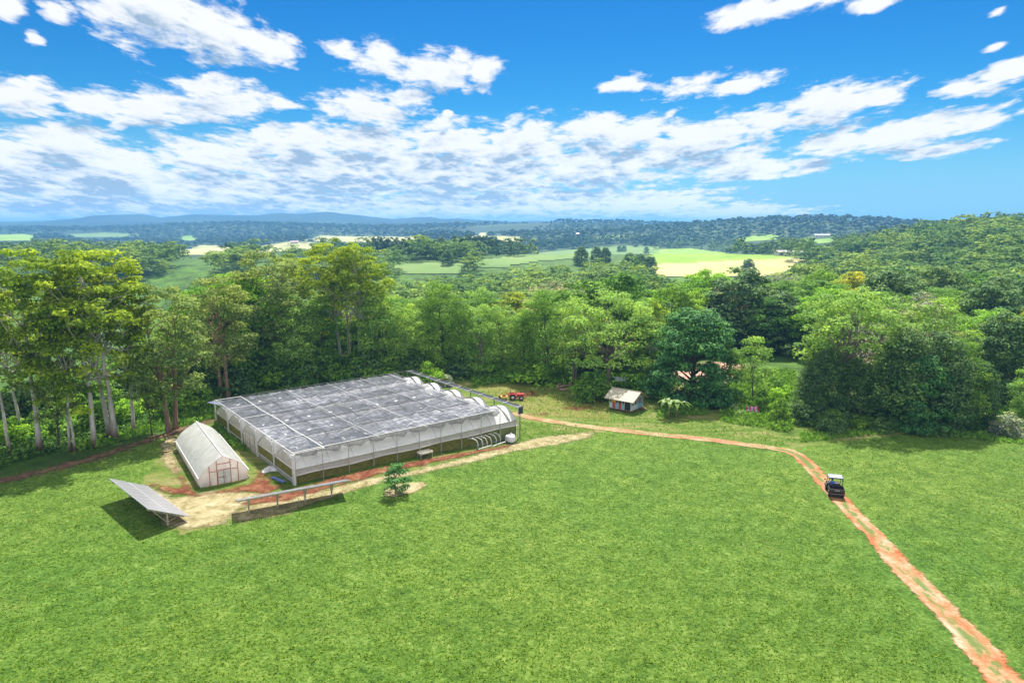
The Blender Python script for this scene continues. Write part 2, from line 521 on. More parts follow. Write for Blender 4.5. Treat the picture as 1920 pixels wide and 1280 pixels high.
def make_ground():
    ys = np.concatenate([np.arange(-60, 28, 4.0), np.arange(28, 118, 0.8), 118 * 1.028 ** np.arange(0, 164)])
    ys = ys[ys < 10800]
    us = np.linspace(-1, 1, 261)
    Y, U = np.meshgrid(ys, us, indexing="ij")
    X = (np.maximum(Y, 0) + 50) * 0.98 * U
    Z = hgt(X, Y)
    nv, nu = Y.shape
    V = np.stack([X, Y, Z], -1).reshape(-1, 3)
    i = np.arange(nv - 1)[:, None] * nu + np.arange(nu - 1)[None, :]
    F = np.stack([i, i + 1, i + nu + 1, i + nu], -1).reshape(-1, 4)
    me = bpy.data.meshes.new("ground")
    me.from_pydata(V.tolist(), [], F.tolist())
    me.polygons.foreach_set("use_smooth", [True] * len(me.polygons))
    px, py = proj(X, Y, Z)
    front = (Y > 20)
    rough = (in_poly(px, py, ROUGH) & front).astype(float)
    yel = (in_poly(px, py, YELLOW) & front).astype(float)
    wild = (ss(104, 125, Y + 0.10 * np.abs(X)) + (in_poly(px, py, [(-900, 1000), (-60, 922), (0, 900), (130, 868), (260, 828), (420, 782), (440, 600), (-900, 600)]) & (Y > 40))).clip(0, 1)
    grid_attr(me, "rough", rough); grid_attr(me, "yellow", yel); grid_attr(me, "wild", wild)
    grid_attr(me, "far", 0.75 * ss(430, 700, Y) + 0.25 * ss(1100, 2600, Y))
    m, nt, bs = new_mat("grass_ground")
    pos = N(nt, "ShaderNodeNewGeometry").outputs["Position"]
    def att(n): return N(nt, "ShaderNodeAttribute", attribute_name=n).outputs["Fac"]
    # mown lawn: fine blades, broad streaks of paler growth
    nA = noise(nt, pos, 3.4, 7, 0.8, 0.4)
    nB = noise(nt, pos, 0.22, 4, 0.6)
    nC = noise(nt, pos, 0.035, 3, 0.5)
    mpS = N(nt, "ShaderNodeMapping"); mpS.inputs["Scale"].default_value = (0.35, 1.1, 1.0); mpS.inputs["Rotation"].default_value = (0, 0, R(14)); L(nt, pos, mpS.inputs[0])
    nD = noise(nt, pos, 0.75, 5, 0.7, 0.6)
    lawn = ramp(nt, [(0.32, (0.025, 0.064, 0.005)), (0.43, (0.066, 0.142, 0.012)), (0.53, (0.112, 0.203, 0.022)), (0.63, (0.185, 0.278, 0.052)), (0.75, (0.28, 0.36, 0.10))])
    mixn = math_(nt, "ADD", math_(nt, "MULTIPLY", nA.outputs[0], 0.66), math_(nt, "MULTIPLY", nD.outputs[0], 0.34))
    L(nt, math_(nt, "MULTIPLY_ADD", mixn, 1.5, -0.25), lawn.inputs[0])
    tB = ramp(nt, [(0.3, (0.80, 0.86, 0.82)), (0.55, (1, 1, 1)), (0.72, (1.28, 1.12, 1.25))]); L(nt, nB.outputs[0], tB.inputs[0])
    lawn_c = mixc(nt, 0.9, lawn.outputs[0], tB.outputs[0], "MULTIPLY")
    tC = ramp(nt, [(0.35, (0.82, 0.92, 0.85)), (0.65, (1.18, 1.06, 1.1))]); L(nt, nC.outputs[0], tC.inputs[0])
    lawn_c = mixc(nt, 1.0, lawn_c, tC.outputs[0], "MULTIPLY")
    nK = noise(nt, pos, 0.16, 6, 0.72, 0.6)
    kd = N(nt, "ShaderNodeMapRange"); kd.inputs[1].default_value = 0.60; kd.inputs[2].default_value = 0.74; kd.inputs[4].default_value = 0.4
    L(nt, nK.outputs[0], kd.inputs[0])
    lawn_c = mixc(nt, kd.outputs[0], lawn_c, (0.21, 0.22, 0.06))      # grass drying off
    # slashed rough grass, drying off in patches
    nE = noise(nt, mpS.outputs[0], 0.30, 7, 0.74, 0.8)
    rg = ramp(nt, [(0.30, (0.030, 0.06, 0.007)), (0.41, (0.080, 0.145, 0.013)), (0.51, (0.13, 0.19, 0.028)), (0.60, (0.21, 0.21, 0.065)), (0.69, (0.29, 0.245, 0.115)), (0.78, (0.25, 0.13, 0.065))])
    L(nt, math_(nt, "MULTIPLY_ADD", nA.outputs[0], 0.35, math_(nt, "MULTIPLY_ADD", nE.outputs[0], 1.1, -0.22)), rg.inputs[0])
    nJ = noise(nt, pos, 0.5, 5, 0.7)
    def mask(a):
        mr = N(nt, "ShaderNodeMapRange"); mr.inputs[1].default_value = 0.35; mr.inputs[2].default_value = 0.65
        L(nt, math_(nt, "ADD", a, math_(nt, "MULTIPLY_ADD", nJ.outputs[0], 0.9, -0.45)), mr.inputs[0]); return mr.outputs[0]
    c = mixc(nt, mask(att("rough")), lawn_c, rg.outputs[0])
    c = mixc(nt, math_(nt, "MULTIPLY", mask(att("yellow")), 0.45), c, (0.22, 0.18, 0.045))
    # rank pasture and litter under the trees
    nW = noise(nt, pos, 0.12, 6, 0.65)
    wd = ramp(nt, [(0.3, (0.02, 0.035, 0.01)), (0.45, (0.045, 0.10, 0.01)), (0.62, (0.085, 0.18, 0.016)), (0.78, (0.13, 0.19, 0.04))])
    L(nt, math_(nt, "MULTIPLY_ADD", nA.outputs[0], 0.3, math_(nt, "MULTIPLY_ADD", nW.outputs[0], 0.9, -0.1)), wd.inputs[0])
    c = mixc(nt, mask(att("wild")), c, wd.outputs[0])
    nF = noise(nt, pos, 0.006, 7, 0.62)
    fr = ramp(nt, [(0.3, (0.008, 0.02, 0.010)), (0.5, (0.018, 0.04, 0.016)), (0.62, (0.04, 0.075, 0.022)), (0.70, (0.16, 0.17, 0.06))])
    L(nt, nF.outputs[0], fr.inputs[0])
    c = mixc(nt, att("far"), c, fr.outputs[0])
    L(nt, c, bs.inputs["Base Color"])
    bs.inputs["Roughness"].default_value = 0.8
    bs.inputs["Specular IOR Level"].default_value = 0.15
    b = N(nt, "ShaderNodeBump"); b.inputs["Strength"].default_value = 1.0; b.inputs["Distance"].default_value = 0.3
    nG = noise(nt, pos, 3.2, 5, 0.75)
    L(nt, nG.outputs[0], b.inputs["Height"]); L(nt, b.outputs[0], bs.inputs["Normal"])
    me.materials.append(m)
    tag(mesh_obj("ground", me), kind="structure")

make_ground()

def soil_mat(name, stops, scale=1.2, ragged=0.9, stretch=(1, 1, 1), grass_mid=0.0, feather=0.3, rot=0):
    m, nt, bs = new_mat(name)
    pos = N(nt, "ShaderNodeNewGeometry").outputs["Position"]
    mp = N(nt, "ShaderNodeMapping"); mp.inputs["Scale"].default_value = stretch; mp.inputs["Rotation"].default_value = (0, 0, R(rot)); L(nt, pos, mp.inputs[0])
    n1 = noise(nt, mp.outputs[0], scale, 6, 0.68, 0.5)
    n2 = noise(nt, pos, scale * 4, 4, 0.7)
    r = ramp(nt, stops)
    L(nt, math_(nt, "MULTIPLY_ADD", n2.outputs[0], 0.35, math_(nt, "MULTIPLY_ADD", n1.outputs[0], 0.9, -0.12)), r.inputs[0])
    e = N(nt, "ShaderNodeAttribute", attribute_name="edge").outputs["Fac"]
    c = r.outputs[0]
    if grass_mid:
        g = N(nt, "ShaderNodeMapRange"); g.inputs[1].default_value = 0.5; g.inputs[2].default_value = 0.8
        L(nt, e, g.inputs[0])
        n4 = noise(nt, mp.outputs[0], scale * 1.1, 5, 0.7, 0.8)
        gg = N(nt, "ShaderNodeMapRange"); gg.inputs[1].default_value = 0.44; gg.inputs[2].default_value = 0.52
        L(nt, n4.outputs[0], gg.inputs[0])
        c = mixc(nt, math_(nt, "MULTIPLY", math_(nt, "MULTIPLY", g.outputs[0], gg.outputs[0]), grass_mid), c, (0.09, 0.15, 0.04))
    L(nt, c, bs.inputs["Base Color"])
    bs.inputs["Roughness"].default_value = 0.9; bs.inputs["Specular IOR Level"].default_value = 0.1
    b = N(nt, "ShaderNodeBump"); b.inputs["Strength"].default_value = 0.7; b.inputs["Distance"].default_value = 0.12
    L(nt, n2.outputs[0], b.inputs["Height"]); L(nt, b.outputs[0], bs.inputs["Normal"])
    n3 = noise(nt, pos, 0.75, 7, 0.74)
    al = N(nt, "ShaderNodeMapRange"); al.inputs[1].default_value = 0.12; al.inputs[2].default_value = 0.12 + feather
    L(nt, math_(nt, "ADD", e, math_(nt, "MULTIPLY_ADD", n3.outputs[0], ragged, -0.5 * ragged)), al.inputs[0])
    tp = N(nt, "ShaderNodeBsdfTransparent"); mx = N(nt, "ShaderNodeMixShader")
    L(nt, al.outputs[0], mx.inputs[0]); L(nt, tp.outputs[0], mx.inputs[1]); L(nt, bs.outputs[0], mx.inputs[2])
    L(nt, mx.outputs[0], nt.nodes["Material Output"].inputs[0])
    return m

def drape(name, poly, mat, off=0.03, step=0.5, width=1.2, kind="structure"):
    """sheet over the ground inside an outline; 'edge' grows from its border inwards"""
    P = []
    for i in range(len(poly)):
        a = np.array(poly[i], float); b = np.array(poly[(i + 1) % len(poly)], float)
        n = max(1, int(np.linalg.norm(b - a) / 25))
        for k in range(n): P.append(tuple(at(*(a + (b - a) * k / n)))[:2])
    P = np.array(P)
    x0, y0 = P.min(0) - step; x1, y1 = P.max(0) + step
    xs = np.arange(x0, x1 + step, step); ys = np.arange(y0, y1 + step, step)
    X, Y = np.meshgrid(xs, ys)
    ins = in_poly(X, Y, P.tolist())
    D = np.full(X.shape, 1e9)
    for i in range(len(P)):
        a = P[i]; b = P[(i + 1) % len(P)]; ab = b - a; l2 = max(1e-9, ab @ ab)
        t = np.clip(((X - a[0]) * ab[0] + (Y - a[1]) * ab[1]) / l2, 0, 1)
        D = np.minimum(D, np.hypot(X - a[0] - t * ab[0], Y - a[1] - t * ab[1]))
    E = np.where(ins, np.minimum(D / width, 1), 0)
    Z = hgt(X, Y) + off
    nv, nu = X.shape
    i = np.arange(nv - 1)[:, None] * nu + np.arange(nu - 1)[None, :]
    F = np.stack([i, i + 1, i + nu + 1, i + nu], -1).reshape(-1, 4)
    keep = ins.ravel()[F].any(1)
    F = F[keep]
    used, inv = np.unique(F.ravel(), return_inverse=True)
    V = np.stack([X, Y, Z], -1).reshape(-1, 3)[used]
    me = bpy.data.meshes.new(name)
    me.from_pydata(V.tolist(), [], inv.reshape(-1, 4).tolist())
    me.polygons.foreach_set("use_smooth", [True] * len(me.polygons))
    grid_attr(me, "edge", E.ravel()[used])
    me.materials.append(mat)
    o = mesh_obj(name, me)
    return tag(o, kind=kind)

def strip(name, left, right, mat, off=0.035, per=0.5, nu=8):
    """a track between two edge lines"""
    Lw = [np.array(at(*p))[:2] for p in left]; Rw = [np.array(at(*p))[:2] for p in right]
    def resample(W, n):
        W = np.array(W); d = np.r_[0, np.cumsum(np.linalg.norm(np.diff(W, axis=0), axis=1))]
        t = np.linspace(0, d[-1], n)
        return np.stack([np.interp(t, d, W[:, k]) for k in (0, 1)], -1)
    length = sum(np.linalg.norm(Lw[i + 1] - Lw[i]) for i in range(len(Lw) - 1))
    n = int(length / per) + 2
    A = resample(Lw, n); B = resample(Rw, n)
    for q in (A, B):      # round the corners off
        for _ in range(6): q[1:-1] = (q[:-2] + 2 * q[1:-1] + q[2:]) / 4
    V = []; E = []
    for i in range(n):
        for j in range(nu + 1):
            u = j / nu
            p = A[i] * (1 - u) + B[i] * u
            V.append((p[0], p[1], float(hgt(p[0], p[1])) + off)); E.append(1 - abs(2 * u - 1))
    F = [(i * (nu + 1) + j, i * (nu + 1) + j + 1, (i + 1) * (nu + 1) + j + 1, (i + 1) * (nu + 1) + j) for i in range(n - 1) for j in range(nu)]
    o = link_mesh(name, V, F, mat)
    grid_attr(o.data, "edge", E)
    return tag(o, kind="structure")

m_track = soil_mat("track_earth", [(0.30, (0.26, 0.075, 0.03)), (0.42, (0.33, 0.125, 0.055)), (0.52, (0.37, 0.19, 0.10)), (0.62, (0.40, 0.27, 0.17)), (0.74, (0.45, 0.37, 0.28))],
                   scale=0.75, ragged=1.45, stretch=(1.0, 0.5, 1), grass_mid=0.9, feather=0.2)
m_track2 = soil_mat("track_earth_dusty", [(0.30, (0.30, 0.10, 0.05)), (0.44, (0.36, 0.17, 0.10)), (0.56, (0.36, 0.26, 0.15)), (0.7, (0.34, 0.31, 0.17))],
                    scale=0.5, ragged=1.3, feather=0.3, grass_mid=0.5)
m_straw = soil_mat("dry_straw", [(0.28, (0.085, 0.095, 0.025)), (0.40, (0.19, 0.16, 0.07)), (0.54, (0.30, 0.255, 0.14)), (0.70, (0.41, 0.36, 0.225))], scale=0.9, ragged=1.7, feather=0.5)
m_red = soil_mat("red_soil", [(0.28, (0.055, 0.02, 0.011)), (0.42, (0.115, 0.036, 0.018)), (0.53, (0.165, 0.06, 0.03)), (0.62, (0.22, 0.115, 0.055)), (0.70, (0.28, 0.22, 0.11))], scale=1.0, ragged=1.9, feather=0.5)
m_bank = soil_mat("leaf_litter", [(0.3, (0.07, 0.04, 0.025)), (0.5, (0.16, 0.09, 0.055)), (0.65, (0.25, 0.16, 0.10)), (0.8, (0.2, 0.2, 0.08))], scale=1.0, ragged=2.2, feather=0.5)
m_pink = soil_mat("bare_slope_earth", [(0.3, (0.22, 0.12, 0.08)), (0.5, (0.42, 0.26, 0.19)), (0.7, (0.52, 0.36, 0.28))], scale=0.5, ragged=1.3, feather=0.3)

strip("dirt_track", [(1852, 1300), (1830, 1262), (1765, 1177), (1705, 1107), (1665, 1070), (1610, 995), (1575, 960), (1556, 939), (1527, 904), (1505, 879), (1479, 850), (1440, 843)],
      [(1960, 1310), (1922, 1265), (1866, 1205), (1811, 1152), (1741, 1082), (1681, 1022), (1618, 960), (1596, 935), (1553, 892), (1523, 858), (1492, 842), (1440, 835)], m_track)
strip("dirt_track", [(1452, 846), (1400, 838), (1300, 826), (1220, 818), (1160, 811), (1100, 804), (1040, 796), (990, 786), (950, 776)],
      [(1452, 836), (1400, 829), (1300, 816), (1220, 809), (1160, 802), (1100, 795), (1040, 787), (990, 778), (950, 770)], m_track2, off=0.04)
drape("straw_path", [(1125, 806), (1060, 812), (1000, 820), (930, 838), (860, 858), (790, 876), (700, 892), (640, 908), (560, 925), (470, 945), (430, 960), (440, 985), (520, 970), (640, 930),
                     (740, 900), (860, 875), (960, 850), (1060, 832), (1110, 822)], m_straw, 0.03, 0.5, 1.1)
drape("straw_ground", [(268, 896), (330, 930), (400, 918), (470, 920), (520, 925), (450, 960), (432, 985), (350, 996), (300, 990), (262, 950)], m_straw, 0.045, 0.4, 1.4)
drape("red_soil", [(296, 836), (316, 840), (330, 868), (360, 905), (380, 925), (465, 905), (478, 880), (500, 885), (520, 905), (545, 915), (500, 928), (440, 925), (360, 935), (300, 925), (255, 905), (300, 905), (335, 912)], m_red, 0.06, 0.35, 1.4)
drape("red_soil", [(436, 944), (480, 930), (560, 912), (660, 885), (740, 870), (850, 850), (960, 832), (965, 838), (850, 862), (740, 885), (700, 895), (640, 912), (540, 940), (460, 950)], m_red, 0.05, 0.4, 1.0)
drape("straw_ground", [(296, 830), (330, 812), (345, 800), (330, 850), (345, 880), (335, 905), (300, 870)], m_straw, 0.04, 0.4, 1.0)
drape("soil", [(-60, 915), (0, 893), (60, 880), (130, 862), (200, 842), (260, 822), (330, 802), (420, 776), (428, 792), (380, 800), (330, 818), (260, 840), (180, 868), (100, 888), (0, 915), (-60, 930)], m_bank, 0.05, 0.5, 2.6)
drape("straw_ground", [(716, 915), (750, 905), (800, 902), (804, 912), (770, 927), (735, 934), (718, 928)], m_straw, 0.05, 0.25, 0.6)
drape("bare_slope", [(1240, 700), (1260, 686), (1330, 678), (1400, 684), (1420, 706), (1380, 722), (1300, 726), (1250, 718)], m_pink, 0.1, 1.2, 2.5)
for q in ([(940, 735), (1000, 733), (1020, 742), (960, 752)], [(1040, 762), (1100, 760), (1130, 764), (1080, 772)], [(985, 774), (1030, 774), (1020, 782)], [(1085, 705), (1110, 712), (1090, 728), (1060, 720)], [(1118, 783), (1150, 782), (1140, 790)]):
    drape("red_soil", q, m_red, 0.06, 0.5, 1.6)

m, nt, bs = new_mat("pond_water")
bs.inputs["Base Color"].default_value = (0.055, 0.06, 0.022, 1); bs.inputs["Roughness"].default_value = 0.12
b = N(nt, "ShaderNodeBump"); b.inputs["Strength"].default_value = 0.15; L(nt, noise(nt, objcoord(nt), 2.0, 3).outputs[0], b.inputs["Height"]); L(nt, b.outputs[0], bs.inputs["Normal"])
m_pond = m
drape("pond", [(128, 795), (140, 775), (175, 765), (215, 768), (222, 785), (205, 805), (160, 815), (135, 810)], m_pond, 0.05, 0.5, 1)

# ------------------------------------------------------------------ paddocks far off
def field_mat(name, stops, scale=0.02):
    m, nt, bs = new_mat(name)
    pos = N(nt, "ShaderNodeNewGeometry").outputs["Position"]
    n1 = noise(nt, pos, scale, 6, 0.62, 0.4); n2 = noise(nt, pos, scale * 8, 3, 0.6)
    r = ramp(nt, stops)
    L(nt, math_(nt, "MULTIPLY_ADD", n2.outputs[0], 0.25, math_(nt, "MULTIPLY_ADD", n1.outputs[0], 0.9, -0.08)), r.inputs[0])
    L(nt, r.outputs[0], bs.inputs["Base Color"]); bs.inputs["Roughness"].default_value = 0.9; bs.inputs["Specular IOR Level"].default_value = 0.1
    return m
f_green = field_mat("paddock_green", [(0.3, (0.13, 0.24, 0.03)), (0.5, (0.2, 0.32, 0.045)), (0.7, (0.3, 0.36, 0.08))])
f_tan = field_mat("paddock_dry", [(0.3, (0.26, 0.29, 0.09)), (0.5, (0.42, 0.38, 0.17)), (0.7, (0.52, 0.44, 0.24))])
f_dull = field_mat("paddock_dull_grass", [(0.3, (0.10, 0.17, 0.05)), (0.5, (0.14, 0.22, 0.065)), (0.7, (0.2, 0.26, 0.09))])  # dull green grass, darker than the other paddocks
f_pale = field_mat("paddock_bleached", [(0.3, (0.24, 0.27, 0.09)), (0.5, (0.36, 0.34, 0.15)), (0.7, (0.44, 0.40, 0.21))], 0.01)
FIELDS = [
 ([(1232, 468), (1290, 466), (1385, 478), (1490, 480), (1497, 484), (1400, 490), (1290, 496), (1228, 498)], f_green, 6, 0.35),
 ([(1228, 498), (1290, 496), (1400, 490), (1497, 484), (1492, 492), (1470, 504), (1424, 518), (1370, 516), (1310, 521), (1226, 513)], f_tan, 5, 0.35),
 ([(868, 494), (940, 484), (1040, 472), (1160, 461), (1232, 463), (1232, 478), (1160, 476), (1090, 484), (1000, 489), (935, 500), (890, 502)], f_dull, 6, 0.35),
 ([(727, 505), (745, 494), (790, 490), (845, 491), (876, 499), (858, 510), (790, 512), (740, 514)], f_dull, 6, 0.35),
 ([(318, 479), (330, 472), (358, 468), (375, 460), (400, 461), (440, 466), (430, 470), (410, 472), (396, 479), (360, 478)], f_pale, 10, 0.5),
 ([(462, 473), (490, 462), (540, 454), (600, 457), (608, 462), (560, 470), (500, 473)], f_pale, 12, 0.5),
 ([(574, 451), (600, 442), (660, 444), (740, 444), (788, 446), (770, 452), (700, 454), (640, 453)], f_pale, 14, 0.6),
 ([(-40, 452), (-20, 442), (40, 439), (68, 443), (60, 451)], f_green, 14, 0.6),
 ([(884, 444), (900, 436), (918, 438), (905, 446)], f_pale, 14, 0.6),
 ([(915, 450), (930, 443), (960, 444), (978, 449), (975, 454), (945, 453)], f_pale, 12, 0.6),
 ([(1385, 451), (1405, 444), (1455, 441), (1450, 448), (1420, 452)], f_green, 12, 0.5),
 ([(1503, 453), (1520, 446), (1548, 444), (1568, 449), (1562, 455)], f_green, 12, 0.5),
 ([(120, 440), (190, 437), (260, 439), (230, 444), (150, 445)], f_dull, 14, 0.6),
 ([(330, 447), (352, 442), (372, 446), (360, 451)], f_green, 12, 0.5),
 ([(640, 468), (690, 464), (720, 468), (690, 473)], f_dull, 12, 0.5),
 ([(1090, 447), (1150, 442), (1220, 441), (1190, 446), (1120, 450)], f_dull, 12, 0.5),
]
for poly, fm, st, off in FIELDS:
    drape("paddock", poly, fm, off, st, 10)

# ------------------------------------------------------------------ far mountains
m_mount = plain("mountain_forest", (0.03, 0.05, 0.03), 0.9, 0.5, 0.004, spec=0.05)
def mountains(name, prof, dist, depth, seed):
    r = np.random.default_rng(seed)
    px = np.linspace(prof[0][0], prof[-1][0], 240)
    top = np.interp(px, [p[0] for p in prof], [p[1] for p in prof])
    jag = np.convolve(r.normal(0, 1.0, 240), np.ones(5) / 5, "same") * 0.9
    V = []; F = []
    rows = [(-1.0, 0.0), (-0.75, 0.22), (-0.5, 0.5), (-0.28, 0.72), (-0.12, 0.92), (0.0, 1.0), (0.4, 0.6), (1.0, 0.0)]
    nz = r.normal(0, 1, (len(rows), 240))
    for k in range(len(rows)): nz[k] = np.convolve(nz[k], np.ones(9) / 9, "same")
    for k, (dy, f) in enumerate(rows):
        for i in range(240):
            X = (px[i] - 960) / 1280 * dist
            H = max(2.0, CAMH + (422 - top[i] + jag[i] * 0.6) / 1280 * dist)
            z = -30 + (H + 30) * f + (nz[k, i] * 0.12 * H if 0 < f < 1 else 0)
            y = dist + dy * depth + nz[k, i] * depth * 0.15 * (1 - f)
            V.append((X * (1 + dy * depth / dist), y, max(-40, z)))
    for k in range(len(rows) - 1):
        for i in range(239):
            a = k * 240 + i
            F.append((a, a + 1, a + 241, a + 240))
    o = link_mesh(name, V, F, m_mount, smooth=True)
    return tag(o, kind="structure")
mountains("mountains", [(-250, 416), (0, 416), (100, 414), (150, 411), (185, 405), (220, 403), (280, 402), (312, 408), (345, 405), (372, 402), (440, 404), (490, 404), (530, 400), (570, 401), (620, 398), (655, 402), (700, 407),
                        (740, 411), (780, 408), (810, 407), (835, 411), (860, 410), (900, 413), (960, 416), (1010, 414), (1060, 419), (1150, 421), (1300, 423)], 3900, 600, 5)
mountains("mountains", [(-250, 420), (0, 419), (120, 418), (260, 416), (400, 417), (560, 414), (680, 415), (800, 417), (900, 418), (980, 416), (1060, 417), (1150, 420), (1200, 423), (1420, 422), (1640, 419), (1760, 421), (1850, 420), (2100, 421)], 3350, 350, 9)

# ------------------------------------------------------------------ the air
def make_haze():
    m = bpy.data.materials.new("air"); m.use_nodes = True
    nt = m.node_tree
    nt.nodes.remove(nt.nodes["Principled BSDF"])
    pv = N(nt, "ShaderNodeVolumePrincipled")
    pv.inputs["Color"].default_value = (0.17, 0.43, 0.82, 1)
    pv.inputs["Density"].default_value = HAZE_D
    pv.inputs["Anisotropy"].default_value = 0.25
    L(nt, pv.outputs[0], nt.nodes["Material Output"].inputs["Volume"])
    o = MB().box(-11500, 11500, -400, 11200, -48, 108).build("haze", m)
    tag(o, kind="stuff")
HAZE_D = 2.2e-4
make_haze()
# ------------------------------------------------------------------ trees
def unit(v):
    return v / np.maximum(1e-9, np.linalg.norm(v, axis=-1, keepdims=True))

def leaf_quads(C, Nn, size, r, aspect=0.62, fold=0.0):
    """loose diamond leaves (sprays) at C facing Nn"""
    n = len(C)
    t = unit(np.cross(Nn, r.normal(size=(n, 3))))
    b = np.cross(Nn, t)
    s = (size * r.uniform(0.6, 1.35, n))[:, None] * 0.5
    a = aspect * r.uniform(0.75, 1.25, n)[:, None]
    f = Nn * s * r.uniform(-0.3, 0.3, n)[:, None]
    return np.stack([C + t * s + f, C + b * s * a - f, C - t * s + f, C - b * s * a - f], 1)

JIT = 0.42
def puff(c, rad, n, r, up=0.35, shell=0.6):
    """leaves through a flattened ball, thickest near its skin"""
    d = unit(r.normal(size=(n, 3)))
    d[:, 2] = np.where(d[:, 2] < -0.35, -d[:, 2], d[:, 2])
    q = r.uniform(0, 1, n) ** (0.33 * (1 - shell) + 0.12)
    lump = 1 + 0.18 * np.sin(d[:, 0] * 5 + c[0]) * np.sin(d[:, 1] * 5 + c[1] * 2) + 0.12 * np.sin(d[:, 2] * 9 + c[2])
    P = np.asarray(c) + d * (q * lump)[:, None] * np.asarray(rad)
    nn = unit(d / np.asarray(rad) * np.mean(rad) * 1.1 + np.array([0, 0, up]) + r.normal(size=(n, 3)) * JIT)
    return P, nn

def limb(a, b, r, wob=0.12, n=5):
    a = np.array(a, float); b = np.array(b, float)
    ln = np.linalg.norm(b - a)
    pts = []
    for i in range(n + 1):
        t = i / n
        p = a + (b - a) * t
        p[2] += math.sin(math.pi * t) * ln * 0.08
        if 0 < i < n: p = p + r.normal(size=3) * ln * wob * 0.35
        pts.append(p)
    return pts

def build_tree(spec, seed):
    """returns (trunk MB, leaf quad array); height normalised in metres, base at origin"""
    r = np.random.default_rng(seed)
    H = spec["H"]; cr = spec["cr"]; cb = spec["cb"] * H; form = spec["form"]
    mb = MB(); leaves = []
    lean = r.normal(size=2) * spec.get("lean", 0.03) * H
    nt_ = spec.get("stems", 1)
    stems = []
    for s in range(nt_):
        off = r.normal(size=2) * (0.35 if nt_ > 1 else 0)
        sp = r.normal(size=2) * (0.07 * H if nt_ > 1 else 0)
        topz = H * spec.get("stem_top", 0.86) * r.uniform(0.92, 1.0)
        n = 9
        bend = r.normal(size=(n + 1, 2)) * 0.02 * H
        bend = np.cumsum(bend, 0) * 0.5
        pts = []; rad = []
        for i in range(n + 1):
            t = i / n
            p = [off[0] + (lean[0] + sp[0]) * t ** 1.3 + bend[i, 0] * t, off[1] + (lean[1] + sp[1]) * t ** 1.3 + bend[i, 1] * t, -0.4 + (topz + 0.4) * t]
            pts.append(p)
            rad.append(spec["tr"] * (1 - 0.86 * t) * (1.35 if i == 0 else 1.0))
        mb.tube(pts, rad, 7)
        stems.append((np.array(pts), np.array(rad)))
    # foliage masses
    cen = []; n = spec["np"]
    tries = 0
    while len(cen) < n and tries < n * 60:
        tries += 1
        a = r.uniform(0, 2 * math.pi); q = math.sqrt(r.uniform(0, 1)); t = r.uniform(0, 1)
        if form == "umbrella":
            rr = q * cr
            top = H - 0.42 * (H - cb) * (rr / cr) ** 2.2
            z = top - (r.uniform(0, 1) ** 1.7) * (H - cb) * 0.72 * (0.35 + 0.65 * rr / cr)
        elif form == "dome":
            rr = q * cr
            top = cb + (H - cb) * math.sqrt(max(0, 1 - (rr / cr) ** 2.4))
            z = top - (r.uniform(0, 1) ** 2.2) * (H - cb) * 0.75
            z = max(z, cb)
        elif form == "oval":
            z = cb + (H - cb) * t
            e = math.sqrt(max(0, 1 - (2 * t - 0.85) ** 2 / 1.4)) * (1 - 0.25 * t)
            rr = cr * e * (q ** 0.6)
        elif form == "column":
            z = cb + (H - cb) * t
            rr = cr * (1 - t ** 2.2 * 0.75) * (q ** 0.5) * (0.75 + 0.25 * min(1, t * 6))
        else:   # bush
            rr = q * cr
            z = cb + (H - cb) * math.sqrt(max(0, 1 - (rr / cr) ** 2)) * r.uniform(0.35, 1.0)
        pr = spec["pr"] * r.uniform(0.7, 1.3)
        c = np.array([rr * math.cos(a) * r.uniform(0.9, 1.1) + lean[0] * z / H, rr * math.sin(a) + lean[1] * z / H, z - pr * 0.5])
        if all(np.linalg.norm((c - o) * np.array([1, 1, 1.3])) > spec["pr"] * spec.get("gap", 0.9) for o, _ in cen):
            cen.append((c, pr))
    fl = spec.get("flat", 0.62)
    tn = []
    for c, pr in cen:
        m = int(spec["nl"] * (pr / spec["pr"]) ** 2 * r.uniform(0.7, 1.25))
        P, nn = puff(c, (pr, pr, pr * fl), m, r, spec.get("up", 0.35))
        leaves.append(leaf_quads(P, nn, spec["ls"], r, spec.get("asp", 0.62)))
        ti = r.uniform(); tn.append(np.full(m, ti))
        # hanging sprays
        k = int(m * spec.get("droop", 0))
        if k:
            P2 = c + r.normal(size=(k, 3)) * np.array([pr * 0.5, pr * 0.5, pr * 0.45]) - np.array([0, 0, pr * 0.5])
            leaves.append(leaf_quads(P2, unit(r.normal(size=(k, 3)) * np.array([1, 1, 0.35])), spec["ls"], r, 0.5))
            tn.append(np.full(k, ti * 0.6))
    # limbs reach the masses
    lim = [c for c, _ in cen]
    r.shuffle(lim)
    for c in lim[:spec.get("nlimb", 18)]:
        pts, rad = stems[r.integers(len(stems))]
        zz = max(spec.get("fork", 0.35) * H, c[2] - np.linalg.norm(c[:2]) * r.uniform(0.7, 1.3) - 0.4)
        zz = min(zz, pts[-1][2] * 0.97)
        i = int(np.argmin(np.abs(pts[:, 2] - zz)))
        a = pts[i]; ra = rad[i] * 0.45
        L_ = limb(a, c, r)
        mb.tube(L_, [ra * (1 - 0.8 * j / (len(L_) - 1)) + 0.015 for j in range(len(L_))], 5, cap=False)
    build_tree.tint = np.concatenate(tn)
    return mb, np.concatenate(leaves)

